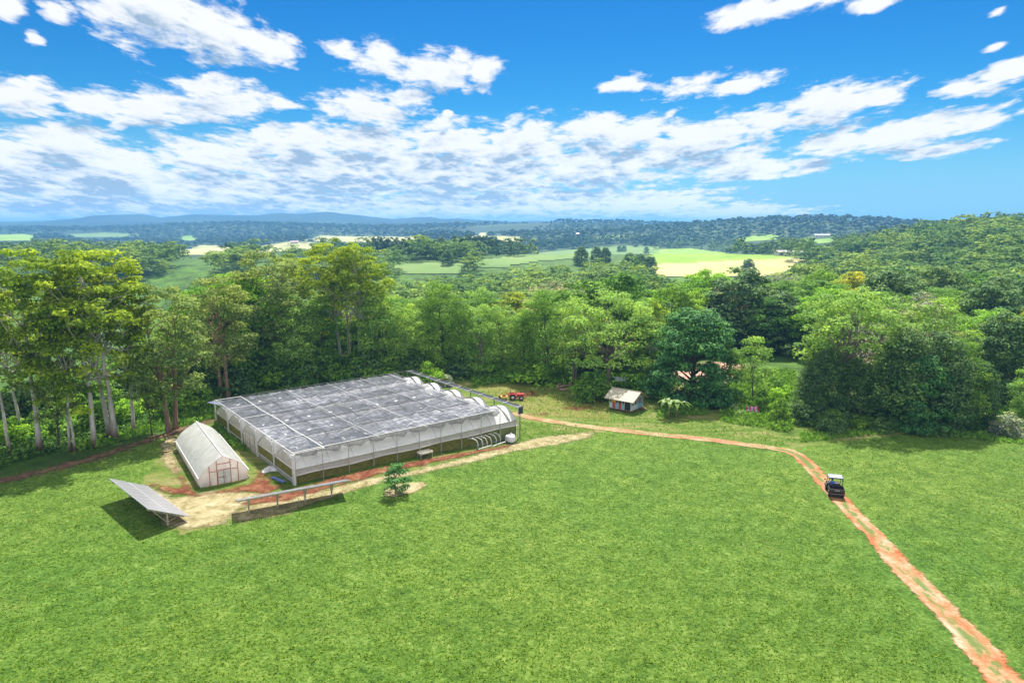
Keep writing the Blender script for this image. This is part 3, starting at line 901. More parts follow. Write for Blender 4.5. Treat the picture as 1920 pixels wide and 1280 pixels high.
def bark(name, a, b, stretch=(2, 2, 0.5), dark_foot=None):
    m, nt, bs = new_mat(name)
    mp = N(nt, "ShaderNodeMapping"); mp.inputs["Scale"].default_value = stretch
    oc = objcoord(nt)
    L(nt, oc, mp.inputs[0])
    n = noise(nt, mp.outputs[0], 1.6, 5, 0.65)
    r = ramp(nt, [(0.35, a), (0.65, b)]); L(nt, n.outputs[0], r.inputs[0])
    c = r.outputs[0]
    if dark_foot:      # rough stocking of old bark at the foot, as gums have
        sx = N(nt, "ShaderNodeSeparateXYZ"); L(nt, oc, sx.inputs[0])
        mr = N(nt, "ShaderNodeMapRange"); mr.inputs[1].default_value = 0.4; mr.inputs[2].default_value = 2.2; mr.inputs[3].default_value = 1; mr.inputs[4].default_value = 0
        L(nt, sx.outputs[2], mr.inputs[0])
        c = mixc(nt, mr.outputs[0], c, dark_foot)
    L(nt, c, bs.inputs["Base Color"]); bs.inputs["Roughness"].default_value = 0.85; bs.inputs["Specular IOR Level"].default_value = 0.2
    return m

b_white = bark("gum_bark", (0.36, 0.32, 0.29), (0.62, 0.58, 0.54), dark_foot=(0.16, 0.1, 0.07))
b_grey = bark("grey_bark", (0.14, 0.11, 0.09), (0.27, 0.22, 0.18))
b_red = bark("stringy_bark", (0.16, 0.09, 0.06), (0.30, 0.2, 0.15))
b_dark = bark("dark_bark", (0.05, 0.04, 0.032), (0.12, 0.09, 0.07))

l_gum = leaf_mat("gum_leaves", (0.055, 0.095, 0.010), (0.17, 0.225, 0.022), 0.5)
l_bright = leaf_mat("bright_leaves", (0.045, 0.11, 0.012), (0.16, 0.27, 0.03), 0.45)
l_olive = leaf_mat("olive_leaves", (0.055, 0.085, 0.025), (0.145, 0.195, 0.055), 0.42, warm=(1.15, 1.0, 0.7))
l_pale = leaf_mat("pale_leaves", (0.065, 0.12, 0.026), (0.165, 0.265, 0.055), 0.42, warm=(1.15, 1.0, 0.7))
l_dark = leaf_mat("dark_leaves", (0.014, 0.040, 0.014), (0.085, 0.14, 0.048), 0.26, warm=(1.2, 1.0, 0.5), gloss=0.4)
l_mango = leaf_mat("mango_leaves", (0.014, 0.055, 0.018), (0.06, 0.14, 0.035), 0.22, warm=(1.2, 1.0, 0.5), gloss=0.5)
l_mid = leaf_mat("forest_leaves", (0.036, 0.08, 0.014), (0.11, 0.195, 0.03), 0.42)
l_silver = leaf_mat("silver_leaves", (0.07, 0.085, 0.055), (0.17, 0.19, 0.13), 0.25, warm=(1, 1, 0.9))
l_brown = leaf_mat("bare_twigs", (0.11, 0.09, 0.07), (0.24, 0.2, 0.15), 0.1, warm=(1, 1, 1))
l_gold = leaf_mat("yellow_leaves", (0.08, 0.11, 0.012), (0.22, 0.24, 0.03), 0.42)

SPECS = {
 # tall smooth gums with flat-topped clouds of leaf
 "gum":    dict(H=24, cr=5.0, cb=0.36, form="umbrella", tr=0.34, np=54, pr=1.15, nl=100, ls=0.42, fork=0.40, nlimb=30, stem_top=0.84, flat=0.52, gap=1.0, up=0.6, leaf=l_gum, bark=b_white),
 "gumb":   dict(H=25, cr=7.2, cb=0.32, form="umbrella", tr=0.38, np=96, pr=1.3, nl=105, ls=0.45, fork=0.38, nlimb=36, stem_top=0.82, flat=0.55, gap=0.95, up=0.6, leaf=l_gum, bark=b_white),
 "gumthin": dict(H=19, cr=3.4, cb=0.36, form="umbrella", tr=0.18, np=34, pr=1.1, nl=90, ls=0.38, fork=0.42, nlimb=16, flat=0.55, up=0.6, leaf=l_gum, bark=b_white),
 "stringy": dict(H=19, cr=5.0, cb=0.30, form="oval", tr=0.34, np=58, pr=1.3, nl=130, ls=0.38, fork=0.28, nlimb=30, droop=0.15, gap=1.05, leaf=l_olive, bark=b_red, stems=2),
 "oak":    dict(H=16, cr=4.0, cb=0.14, form="column", tr=0.28, np=72, pr=1.2, nl=120, ls=0.36, nlimb=18, droop=0.2, gap=1.0, fork=0.15, asp=0.4, leaf=l_mid, bark=b_dark),
 "weeping": dict(H=14, cr=4.4, cb=0.16, form="oval", tr=0.26, np=58, pr=1.25, nl=120, ls=0.36, nlimb=22, droop=0.25, gap=1.0, fork=0.2, asp=0.45, leaf=l_pale, bark=b_grey),
 "spread": dict(H=15, cr=7.0, cb=0.36, form="dome", tr=0.36, np=90, pr=1.35, nl=90, ls=0.36, nlimb=46, fork=0.26, stem_top=0.7, gap=0.85, leaf=l_pale, bark=b_grey, stems=3),
 "mango":  dict(H=13.5, cr=6.3, cb=0.12, form="dome", tr=0.5, np=150, pr=1.35, nl=130, ls=0.42, nlimb=20, fork=0.15, gap=0.7, leaf=l_mango, bark=b_dark),
 "dome":   dict(H=15, cr=5.6, cb=0.32, form="dome", tr=0.3, np=75, pr=1.4, nl=115, ls=0.48, nlimb=14, fork=0.3, gap=0.85, leaf=l_mid, bark=b_grey),
 "domeb":  dict(H=16, cr=6.6, cb=0.36, form="umbrella", tr=0.32, np=85, pr=1.5, nl=110, ls=0.5, nlimb=16, fork=0.3, gap=0.85, up=0.5, leaf=l_bright, bark=b_grey),
 "domeg":  dict(H=15, cr=5.8, cb=0.34, form="umbrella", tr=0.32, np=75, pr=1.4, nl=105, ls=0.48, nlimb=16, fork=0.3, gap=0.85, up=0.5, leaf=l_gold, bark=b_grey),
 "domed":  dict(H=14, cr=5.2, cb=0.14, form="dome", tr=0.3, np=110, pr=1.3, nl=120, ls=0.46, nlimb=8, fork=0.2, gap=0.75, leaf=l_dark, bark=b_dark),
 "bare":   dict(H=14, cr=4.8, cb=0.36, form="dome", tr=0.25, np=75, pr=1.1, nl=45, ls=0.34, nlimb=50, fork=0.3, gap=0.8, asp=0.25, leaf=l_brown, bark=b_grey),
 "dense":  dict(H=13, cr=5.4, cb=0.05, form="oval", tr=0.4, np=135, pr=1.15, nl=125, ls=0.36, nlimb=14, fork=0.1, gap=0.7, droop=0.3, leaf=l_dark, bark=b_dark),
 "darkoak": dict(H=12, cr=3.3, cb=0.10, form="column", tr=0.26, np=95, pr=1.0, nl=110, ls=0.34, nlimb=14, fork=0.12, gap=0.85, droop=0.5, asp=0.4, leaf=l_dark, bark=b_dark),
 "paleumb": dict(H=17, cr=6.6, cb=0.52, form="umbrella", tr=0.34, np=80, pr=1.3, nl=100, ls=0.36, fork=0.42, nlimb=40, stem_top=0.8, flat=0.55, gap=0.95, up=0.55, stems=2, leaf=l_pale, bark=b_grey),
 "sapling": dict(H=7, cr=2.2, cb=0.35, form="oval", tr=0.1, np=26, pr=0.75, nl=55, ls=0.27, nlimb=16, fork=0.3, leaf=l_olive, bark=b_dark),
 "young":  dict(H=8, cr=2.9, cb=0.40, form="dome", tr=0.12, np=32, pr=0.9, nl=60, ls=0.3, nlimb=18, fork=0.35, leaf=l_pale, bark=b_dark),
 "bush":   dict(H=3.2, cr=2.4, cb=0.0, form="bush", tr=0.08, np=34, pr=0.8, nl=95, ls=0.3, nlimb=6, fork=0.1, leaf=l_mid, bark=b_dark),
 "bushb":  dict(H=2.6, cr=2.4, cb=0.0, form="bush", tr=0.07, np=30, pr=0.75, nl=90, ls=0.3, nlimb=6, fork=0.1, leaf=l_bright, bark=b_dark),
 "bushd":  dict(H=3.4, cr=2.3, cb=0.0, form="bush", tr=0.08, np=36, pr=0.8, nl=100, ls=0.32, nlimb=6, fork=0.1, leaf=l_dark, bark=b_dark),
 "bushs":  dict(H=3.0, cr=2.0, cb=0.0, form="bush", tr=0.07, np=28, pr=0.7, nl=85, ls=0.28, nlimb=6, fork=0.1, leaf=l_silver, bark=b_grey),
 "citrus": dict(H=2.9, cr=1.25, cb=0.18, form="oval", tr=0.06, np=22, pr=0.42, nl=60, ls=0.2, nlimb=14, fork=0.2, leaf=l_mango, bark=b_grey),
}
NPROTO = {"gum": 4, "gumb": 3, "gumthin": 3, "stringy": 2, "oak": 3, "weeping": 3, "spread": 2, "mango": 1, "dome": 3, "domeb": 3, "domeg": 2, "domed": 3, "bare": 1, "dense": 3, "darkoak": 3, "paleumb": 1,
          "sapling": 2, "young": 2, "bush": 2, "bushb": 2, "bushd": 2, "bushs": 1, "citrus": 1}
PROTO = {}
def proto(kind, v):
    v = v % NPROTO[kind]
    if (kind, v) not in PROTO:
        s = SPECS[kind]
        mb, Q = build_tree(s, hash_seed(kind, v))
        tm = bpy.data.meshes.new("trunk"); tm.from_pydata(mb.V, [], mb.F); tm.materials.append(s["bark"])
        tm.polygons.foreach_set("use_smooth", [True] * len(tm.polygons)); tm.update()
        cm = quads_mesh("crown", Q, s["leaf"], build_tree.tint)
        PROTO[(kind, v)] = (tm, cm)
    return PROTO[(kind, v)]

def hash_seed(kind, v):
    return sum(ord(c) * (i + 3) for i, c in enumerate(kind)) * 31 + v * 977

TONE = {"paleumb": 0.5, "spread": 0.5, "mango": 0.5, "citrus": 0.6}
trng = np.random.default_rng(17)
def tree(name, cat, kind, v, loc, H, rz, label, group=None, wide=1.0, spread=(0.25, 0.78)):
    """one tree standing at loc: trunk and crown under an Empty"""
    tm, cm = proto(kind, v)
    H = H * {"gum": 0.93, "gumb": 0.90, "gumthin": 0.93}.get(kind, 1.0)
    k = H / SPECS[kind]["H"]
    t = thing(name, label, cat, loc, rz, group)
    t.scale = (k * wide, k * wide, k)
    mesh_obj("trunk" if cat == "tree" else "stem", tm, t)
    cr_ = mesh_obj("crown" if cat == "tree" else "foliage", cm, t)
    cr_["tone"] = TONE.get(kind, float(trng.uniform(*spread)))
    return t

TREES = []   # footprint list for spacing: (x, y, r)
def plant(px, py, H, kind, v, label, name="tree", cat="tree", wide=1.0, rz=None, group=None, dh=None):
    p = at(px, py) if dh is None else at(px, py, dh)
    if dh is not None: p.z = float(hgt(p.x, p.y))
    t = tree(name, cat, kind, v, p, H, rz if rz is not None else rng.uniform(0, 6.28), label, group, wide)
    TREES.append((p.x, p.y, SPECS[kind]["cr"] * H / SPECS[kind]["H"] * wide))
    return t

G_GUM = "tall gums along the left bank"
# --- the row of gums on the left bank
plant(18, 852, 20, "gumthin", 0, "slim white gum trunk at the far left edge of the view", "gum_tree", group=G_GUM)
plant(74, 845, 23.5, "gum", 0, "stout straight white-trunked gum, second trunk from the left edge of the view", "gum_tree", group=G_GUM)
plant(110, 842, 11, "sapling", 0, "thin dark sapling standing between white gum trunks on the bank", "sapling", wide=0.8)
plant(131, 846, 17, "gumthin", 1, "slender pale gum beside its dark twin stem near the pond", "gum_tree", group=G_GUM)
plant(141, 846, 15, "gumthin", 2, "slender dark-footed gum, twin of the pale stem near the pond", "gum_tree", group=G_GUM)
plant(178, 838, 24, "gumb", 0, "big gum with grey trunk and dark foot, highest crown of the left group", "gum_tree", group=G_GUM, wide=0.9)
plant(207, 820, 23, "gum", 1, "thick pale gum trunk, rear half of a close pair behind the small greenhouse", "gum_tree", group=G_GUM)
plant(217, 824, 24.5, "gum", 2, "thick white gum trunk, front half of a close pair behind the small greenhouse", "gum_tree", group=G_GUM)
plant(251, 812, 21.5, "gum", 3, "single slim white gum with dark foot, next right of the close pair", "gum_tree", group=G_GUM, wide=0.8)
plant(285, 816, 9.5, "sapling", 1, "thin leaning sapling between slim white gum and brown-trunked tree", "sapling", wide=0.7)
plant(325, 808, 17.5, "stringy", 0, "brown-trunked tree with grey-green crown just behind the small greenhouse ridge", "gum_tree", wide=1.0)
plant(-25, 850, 22, "gum", 1, "gum cut by the left border, its branches reaching into view", "gum_tree", group=G_GUM)
plant(-70, 838, 20, "gum", 2, "gum partly outside the left border of the view", "gum_tree", group=G_GUM)
plant(40, 815, 19, "gumb", 1, "broad gum crown second rank behind stout white trunk", "gum_tree", group=G_GUM, wide=0.8)
plant(118, 770, 20, "gum", 2, "broad gum behind the twin slender stems, beyond the pond", "gum_tree", group=G_GUM, wide=0.85)
plant(262, 778, 17, "gumthin", 0, "thin gum beyond slim white gum, leaning into the meadow gap", "gum_tree", group=G_GUM, wide=0.75)
plant(300, 745, 12, "weeping", 0, "low grey-green weeping tree at the edge of the left meadow", "tree")
# --- behind the greenhouse
plant(420, 748, 17.5, "stringy", 1, "grey-trunked tree at the back left corner of the big greenhouse", "gum_tree")
plant(400, 720, 15, "domeb", 0, "bright green round tree behind the grey-trunked tree", "tree", wide=0.8)
plant(368, 716, 13, "weeping", 1, "olive drooping tree left of the greenhouse back corner", "tree")
plant(466, 712, 17, "domeb", 1, "bright crown over a pale broken-topped double trunk", "tree", wide=0.8)
plant(512, 712, 20.5, "stringy", 0, "brownish bushy gum with several reddish trunks behind the greenhouse", "gum_tree", wide=1.15)
plant(552, 716, 14, "weeping", 2, "yellow-tipped drooping tree beside the reddish multi-trunk gum", "tree")
plant(596, 712, 13, "oak", 0, "mid-green tree at the left foot of the tall white gums", "tree")
plant(560, 690, 22, "gum", 3, "tall gum left of the highest central crown", "gum_tree", wide=1.1)
plant(641, 698, 24.5, "gumb", 1, "tall gum with blue-white trunk, left of the two highest central gums", "gum_tree", wide=0.95)
plant(674, 702, 24, "gumb", 2, "tall gum with blue-white trunk, right of the two highest central gums", "gum_tree", wide=0.95)
plant(655, 690, 21, "gum", 0, "slim gum between the two highest central gums", "gum_tree")
plant(722, 704, 14.5, "weeping", 0, "pale drooping tree right of the highest central gums", "tree")
plant(760, 706, 12, "weeping", 1, "pale drooping tree behind the greenhouse far corner", "tree")
plant(790, 698, 12.5, "weeping", 2, "pale drooping tree between far greenhouse corner and twin-topped tree", "tree")
plant(828, 700, 15.2, "oak", 1, "upright twin-topped green tree beyond the greenhouse far corner", "tree", wide=1.1)
plant(866, 702, 13.2, "oak", 2, "narrow green tree touching the twin-topped tree", "tree", wide=0.8)
plant(905, 706, 12.5, "weeping", 0, "grey-green tree above the grassy mound", "tree")
plant(945, 704, 12, "weeping", 2, "silvery drooping tree between mound and dark pointed tree", "tree")
plant(985, 712, 11.5, "oak", 0, "mid-green tree left of the dark pointed tree", "tree", wide=0.9)
plant(1028, 716, 15, "oak", 1, "dark pointed tree with near-black foot, left of the two round pale crowns", "tree", wide=1.0)
plant(1077, 720, 14, "spread", 0, "pale round-crowned tree on dark trunk, left of the spreading pair", "tree", wide=0.75)
plant(1139, 729, 15.5, "spread", 1, "wide spreading pale tree with forked dark trunk left of the hut", "tree", wide=1.0)
plant(1224, 713, 15.0, "gumb", 0, "yellow-green umbrella-crowned tree rising behind the hut", "gum_tree", wide=0.8)
plant(1197, 719, 6.0, "oak", 2, "dark slender tree right behind the hut roof", "tree", wide=0.9)
plant(1226, 738, 5, "dense", 0, "dark low tree at the right rear corner of the hut", "tree", wide=0.7)
plant(1297, 748, 13.4, "mango", 0, "large round dark green broad-leaved tree right of the hut", "broadleaf_tree", wide=1.0)
plant(1330, 756, 6.0, "dense", 1, "dark shrubby tree under the right side of the big round tree", "tree", wide=0.6)
plant(1363, 752, 8.8, "young", 0, "young sparse tree with reddish stem right of the big round tree", "tree", wide=0.7)
plant(1411, 758, 9.8, "young", 1, "young tree on a clean thin trunk near the white tarps", "tree", wide=0.8)
plant(1112, 748, 4.6, "bush", 0, "large green shrub left of the hut", "bush", "shrub", wide=0.8)
# --- dark thicket on the right
plant(1580, 778, 17.3, "paleumb", 0, "tall light-green umbrella tree rising out of the dark thicket", "gum_tree", wide=0.95)
plant(1520, 782, 7.6, "darkoak", 0, "near-black slender tree at the left end of the thicket", "tree", wide=1.1)
plant(1550, 784, 9.6, "darkoak", 1, "dark upright tree second from the left end of the thicket", "tree", wide=1.0)
plant(1604, 788, 8.4, "darkoak", 2, "dark tree at the right foot of the tall umbrella tree", "tree", wide=1.0)
plant(1640, 786, 9.2, "weeping", 1, "grey-green drooping tree in the middle gap of the thicket", "tree", wide=0.8)
plant(1684, 797, 12.6, "darkoak", 1, "tallest dark tree at the middle of the thicket, pointed", "tree", wide=1.15)
plant(1718, 804, 9.6, "mango", 0, "round dark green tree at the front of the thicket", "tree", wide=0.8)
plant(1754, 802, 12.2, "darkoak", 2, "dark pointed tree right of the round one in the thicket", "tree", wide=1.2)
plant(1796, 800, 11.2, "oak", 1, "mid-green upright tree near the right end of the thicket", "tree", wide=1.05)
plant(1830, 794, 8.2, "dense", 2, "low dark tree on the right flank of the thicket", "tree", wide=0.75)
plant(1745, 760, 16, "weeping", 0, "olive tree standing up behind the dark thicket", "tree", wide=1.1)
plant(1690, 752, 16, "bare", 0, "greyish thin-leaved tree behind the dark thicket", "tree", wide=1.1)
plant(1880, 752, 13, "dense", 0, "dark tree beyond the bright grass at the right edge", "tree")
plant(1930, 790, 8, "weeping", 2, "pale grey-green tree cut by the right border", "tree")
plant(1893, 815, 3.0, "bushs", 0, "pale silver-leaved shrub at the right border", "bush", "shrub", wide=0.9)
plant(1559, 808, 2.3, "bushd", 0, "low round dark shrub alone on the grass before the thicket", "bush", "shrub", wide=0.95)
plant(1500, 790, 3.2, "bushd", 1, "dark shrub at the left foot of the thicket", "bush", "shrub", wide=0.8)
plant(1462, 792, 3.6, "bush", 1, "upright green shrub right of the pink-striped seat", "bush", "shrub", wide=0.55)
plant(1478, 762, 3.4, "bushb", 0, "bright green shrub behind the upright shrub", "bush", "shrub")
plant(1448, 745, 3.6, "bush", 0, "soft green shrub in the meadow behind the tarps", "bush", "shrub")
plant(806, 718, 3.6, "bushb", 1, "bright leafy shrub with big leaves at the greenhouse far corner", "bush", "shrub", wide=0.75)
plant(835, 722, 1.8, "bushs", 0, "low pale shrub right of the leafy shrub at the greenhouse corner", "bush", "shrub", wide=1.1)
plant(742, 928, 3.0, "citrus", 0, "small leafy fruit tree on a bare patch in front of the greenhouse", "fruit_tree", "tree", wide=1.05)

# --- understorey along the wood's edge: separate bushes
US = []
def bush_row(pts, kinds, n, group, desc, hs=(1.6, 3.4), spread=6):
    for i in range(n):
        s = (i + 0.5) / n * (len(pts) - 1); k = int(s); f = s - k
        a = np.array(pts[k]); b = np.array(pts[min(k + 1, len(pts) - 1)])
        q = a + (b - a) * f + rng.normal(size=2) * np.array([spread, spread * 0.4])
        kind = kinds[rng.integers(len(kinds))]
        plant(q[0], q[1], rng.uniform(*hs), kind, int(rng.integers(2)) , desc, "bush", "shrub", rng.uniform(0.9, 1.3), group=group)
bush_row([(-20, 830), (60, 815), (150, 800), (260, 775), (350, 758), (410, 742)], ["bush", "bushb", "bushb", "bush"], 26, "undergrowth bushes behind the gum trunks", "green bush among the undergrowth behind the left gum trunks", (1.5, 3.2), 14)
bush_row([(-20, 800), (80, 780), (190, 750), (300, 720), (400, 715)], ["bushd", "bush", "bushd"], 20, "dark bushes behind the left gums", "dark bush in the shade behind the left gum trunks", (3, 5.5), 16)
bush_row([(400, 735), (480, 722), (560, 716), (640, 712), (720, 708), (790, 708)], ["bushd", "bush", "bush"], 26, "dark bushes behind the greenhouse", "dark bush against the back edge of the greenhouse", (2.6, 5.0), 10)
bush_row([(800, 706), (880, 704), (960, 706), (1040, 714)], ["bushd", "bush", "bushb"], 14, "bushes behind the grassy mound", "bush at the wood's edge behind the grassy mound", (2.2, 4.4), 8)
bush_row([(1060, 716), (1110, 722), (1165, 724), (1240, 728)], ["bushb", "bush"], 9, "bright bushes behind the hut", "bright bush under the spreading trees behind the hut", (1.8, 3.4), 8)
bush_row([(1262, 752), (1310, 758), (1345, 760)], ["bushd", "bush", "bushd"], 7, "bushes under the big round tree", "low bush under the big round tree", (1.4, 2.4), 6)
bush_row([(1380, 758), (1440, 772), (1500, 782)], ["bush", "bushb"], 8, "bushes near the tarps", "leafy bush by the tarps at the meadow edge", (1.2, 2.4), 10)
bush_row([(1520, 790), (1620, 800), (1720, 806), (1830, 802)], ["bushd", "bush", "bushd"], 12, "bushes along the thicket foot", "dark bush along the foot of the thicket", (1.4, 2.6), 10)

# ------------------------------------------------------------------ forest
CLEAR = [[(1335, 762), (1345, 700), (1400, 668), (1500, 660), (1505, 760), (1480, 800), (1380, 800)],          # meadow right of the hut
         [(250, 700), (268, 610), (320, 575), (345, 545), (432, 528), (425, 560), (330, 640), (290, 705)],       # meadow seen behind the gums
         [(-80, 800), (-80, 560), (180, 540), (440, 520), (440, 640), (330, 740), (100, 790)],
         [(1845, 800), (1850, 735), (1925, 728), (1960, 800)],
         [(1240, 722), (1262, 690), (1330, 676), (1410, 684), (1430, 712)],
         [(120, 815), (140, 770), (225, 765), (225, 810)]]
FPOLY = [f[0] for f in FIELDS]
def blocked(x, y, z, H):
    bx, by = proj(x, y, z)
    bad = np.zeros(np.shape(x), bool)
    for p in CLEAR: bad |= in_poly(bx, by, p)
    for p in FPOLY:
        for f in (0, 0.3, 0.6, 0.88):
            qx, qy = proj(x, y, z + H * f)
            bad |= in_poly(qx, qy, p)
    return bad

# line of wood: nothing is planted nearer than this (x -> minimum y)
EDGE_X = [-140, -80, -62, -45, -36, -30, -15, 0, 10, 20, 30, 45, 60, 75, 140]
EDGE_Y = [66, 72, 82, 92, 99, 104, 108, 112, 112, 112, 118, 112, 104, 100, 96]
def sample(y0, y1, spacing, hfun, seed, jitter=0.42, umax=0.80):
    r = np.random.default_rng(seed)
    out = []
    y = y0
    while y < y1:
        s = spacing(y)
        xm = y * umax + 12
        xs = np.arange(-xm, xm, s) + r.uniform(0, s)
        xx = xs + r.normal(size=len(xs)) * s * jitter; yy = y + r.normal(size=len(xs)) * s * jitter
        out.append(np.stack([xx, yy], 1)); y += s * 0.92
    P = np.concatenate(out)
    z = hgt(P[:, 0], P[:, 1])
    ok = P[:, 1] > np.interp(P[:, 0], EDGE_X, EDGE_Y)
    H = hfun(P, r)
    ok &= ~blocked(P[:, 0], P[:, 1], z, H)
    return P[ok], z[ok], H[ok], r

P1, z1, H1, r1 = sample(84, 235, lambda y: 8.4 + (y - 84) * 0.016, lambda P, r: r.uniform(10.5, 16.5, len(P)) * (0.8 + 0.2 * ss(100, 140, P[:, 1])), 21)
near_ok = np.array([all((p[0] - t[0]) ** 2 + (p[1] - t[1]) ** 2 > (0.55 * t[2] + 1.7) ** 2 for t in TREES if t[2] > 2) for p in P1])
P1, z1, H1 = P1[near_ok], z1[near_ok], H1[near_ok]
# the 300 that show largest stay trees of their own
order = np.argsort(P1[:, 1])
KNAME = {"dome": "mid-green round", "domeb": "bright green flat-topped", "domeg": "yellow-green flat-topped", "domed": "dark green round", "bare": "grey twiggy", "weeping": "pale drooping", "oak": "narrow dark"}
def region(px, py):
    if px < 470: return "behind the left gums"
    if px < 800: return "behind the big greenhouse"
    if px < 1130: return "in the gully beyond the tractor"
    if px < 1480: return "on the rise behind the hut"
    return "on the slope above the thicket"
recs = []
for i in order[:250]:
    x, y = P1[i]
    bx, by = proj(x, y, z1[i] + H1[i] * 0.7)
    if not (-60 < bx < 1980): continue
    kinds = ["dome", "domeb", "domed", "domeg", "bare", "weeping", "oak"]
    pr = [0.30, 0.22, 0.24, 0.07, 0.03, 0.09, 0.05]
    if bx > 1480: pr = [0.32, 0.24, 0.20, 0.11, 0.05, 0.05, 0.03]
    if bx < 470: pr = [0.30, 0.34, 0.12, 0.06, 0.02, 0.14, 0.02]
    k = str(r1.choice(kinds, p=pr))
    recs.append((k, region(bx, by), float(bx), i))
ORD = ["first", "second", "third", "fourth", "fifth", "sixth", "seventh", "eighth", "ninth", "tenth"]
from collections import defaultdict
bk = defaultdict(list)
for q in recs: bk[(q[0], q[1])].append(q)
for (k, reg), lst in sorted(bk.items()):
    lst.sort(key=lambda q: q[2])
    for n, (_, _, bx, i) in enumerate(lst):
        base = f"{KNAME[k]} tree {reg}"
        if len(lst) == 1: lab = "only " + base
        elif len(lst) <= 10: lab = f"{base}, {ORD[n]} from the left"
        else: lab = base + ", like its neighbours"
        tree("forest_tree", "tree", k, int(r1.integers(5)), (P1[i, 0], P1[i, 1], float(z1[i]) - 0.2), float(H1[i] * r1.uniform(0.8, 1.18)), float(r1.uniform(0, 6.28)), lab, f"{KNAME[k]} trees {reg}", float(r1.uniform(0.85, 1.35)), (0.05, 0.95))
used1 = set(q[3] for q in recs)

# beyond them the wood runs on as one mass
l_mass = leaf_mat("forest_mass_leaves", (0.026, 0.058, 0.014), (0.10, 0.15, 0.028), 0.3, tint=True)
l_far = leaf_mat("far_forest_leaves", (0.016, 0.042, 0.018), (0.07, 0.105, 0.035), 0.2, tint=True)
l_dist = leaf_mat("distant_gum_leaves_hazed", (0.008, 0.024, 0.020), (0.032, 0.056, 0.038), 0.15, tint=True, warm=(1, 1, 0.9))  # gum blue-grey, made darker and bluer to stand in for haze
def crown_proto(r, n_p, nl, ls, H=1.0, form="dome"):
    s = dict(H=15, cr=6.0, cb=0.28, form=form, tr=0.3, np=n_p, pr=1.7, nl=nl, ls=ls, nlimb=0, gap=0.8, up=0.45)
    _, Q = build_tree(s, int(r.integers(1e6)))
    return Q / 15.0
def mass(name, P, z, H, protos, mat, r, wide=(0.85, 1.25), sink=0.12):
    Vs = []; T = []
    for (x, y), zz, h in zip(P, z, H):
        Q = protos[r.integers(len(protos))]
        a = r.uniform(0, 6.28); c, s = math.cos(a), math.sin(a); w = h * r.uniform(*wide)
        B = np.empty_like(Q)
        B[..., 0] = (Q[..., 0] * c - Q[..., 1] * s) * w + x
        B[..., 1] = (Q[..., 0] * s + Q[..., 1] * c) * w + y
        B[..., 2] = Q[..., 2] * h + zz - sink * h
        Vs.append(B); T.append(np.full(len(Q), r.uniform()))
    me = quads_mesh(name, np.concatenate(Vs), mat, np.concatenate(T))
    return tag(mesh_obj(name, me), kind="stuff")

rest = np.array([i for i in range(len(P1)) if i not in used1])
P2, z2, H2, r2 = sample(238, 480, lambda y: 12.0 + (y - 238) * 0.008, lambda P, r: r.uniform(8.5, 20, len(P)), 33)
PM = np.concatenate([P1[rest], P2]); ZM = np.concatenate([z1[rest], z2]); HM = np.concatenate([H1[rest], H2])
JIT = 0.28
pm = [crown_proto(r2, 34, 26, 0.95, form=f) for f in ("dome", "umbrella", "dome", "umbrella", "dome", "oval")]
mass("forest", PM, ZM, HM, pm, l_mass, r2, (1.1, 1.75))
P3, z3, H3, r3 = sample(485, 1150, lambda y: 8 + y / 130, lambda P, r: r.uniform(9, 16, len(P)), 41, umax=0.79)
# thin out so that paddocks and clearings break the wood
fp = np.sin(P3[:, 0] / 97 + 1) * np.cos(P3[:, 1] / 83) + 0.5 * np.sin(P3[:, 0] / 41 - P3[:, 1] / 57)
P3, z3, H3 = P3[fp < 0.95], z3[fp < 0.95], H3[fp < 0.95]
pf = [crown_proto(r3, 12, 12, 2.1, form=f) for f in ("dome", "umbrella", "dome", "oval")]
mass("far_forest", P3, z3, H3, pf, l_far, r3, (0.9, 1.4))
P4, z4, H4, r4 = sample(1150, 3050, lambda y: 8.5 + y / 135, lambda P, r: r.uniform(9, 16, len(P)) * (1 + 0.15 * ss(1500, 3000, P[:, 1])), 43, umax=0.79)
fp = np.sin(P4[:, 0] / 230 + 1) * np.cos(P4[:, 1] / 290) + 0.6 * np.sin(P4[:, 0] / 110 - P4[:, 1] / 190)
ok = fp < 0.8
P4, z4, H4 = P4[ok], z4[ok], H4[ok]
pf2 = [crown_proto(r4, 4, 8, 4.6, form=f) for f in ("dome", "umbrella", "oval")]
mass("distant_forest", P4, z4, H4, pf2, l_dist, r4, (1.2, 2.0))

# wind-break of dark pines along the top of the long paddock
l_pine = leaf_mat("pine_needles", (0.012, 0.03, 0.016), (0.035, 0.06, 0.028), 0.1, tint=True)
wb = []
line = [(690, 484), (760, 487), (850, 483), (915, 477), (1000, 468), (1080, 461), (1160, 456), (1240, 456)]
r5 = np.random.default_rng(55)
W = np.array([tuple(at(*p))[:2] for p in line])
dd = np.r_[0, np.cumsum(np.linalg.norm(np.diff(W, axis=0), axis=1))]
tt = np.arange(0, dd[-1], 4.2)
Pw = np.stack([np.interp(tt, dd, W[:, 0]), np.interp(tt, dd, W[:, 1])], 1)
Pw = np.concatenate([Pw + r5.normal(size=Pw.shape) * 1.5, Pw + r5.normal(size=Pw.shape) * 1.5 + np.array([1.0, 8.0]), Pw + r5.normal(size=Pw.shape) * 2.5 + np.array([1.0, 16.0])])
pw = [crown_proto(r5, 12, 12, 2.0, form="column") for _ in range(4)]
mass("windbreak_trees", Pw, hgt(Pw[:, 0], Pw[:, 1]), r5.uniform(12, 16, len(Pw)), pw, l_pine, r5, (0.5, 0.75), 0.05)

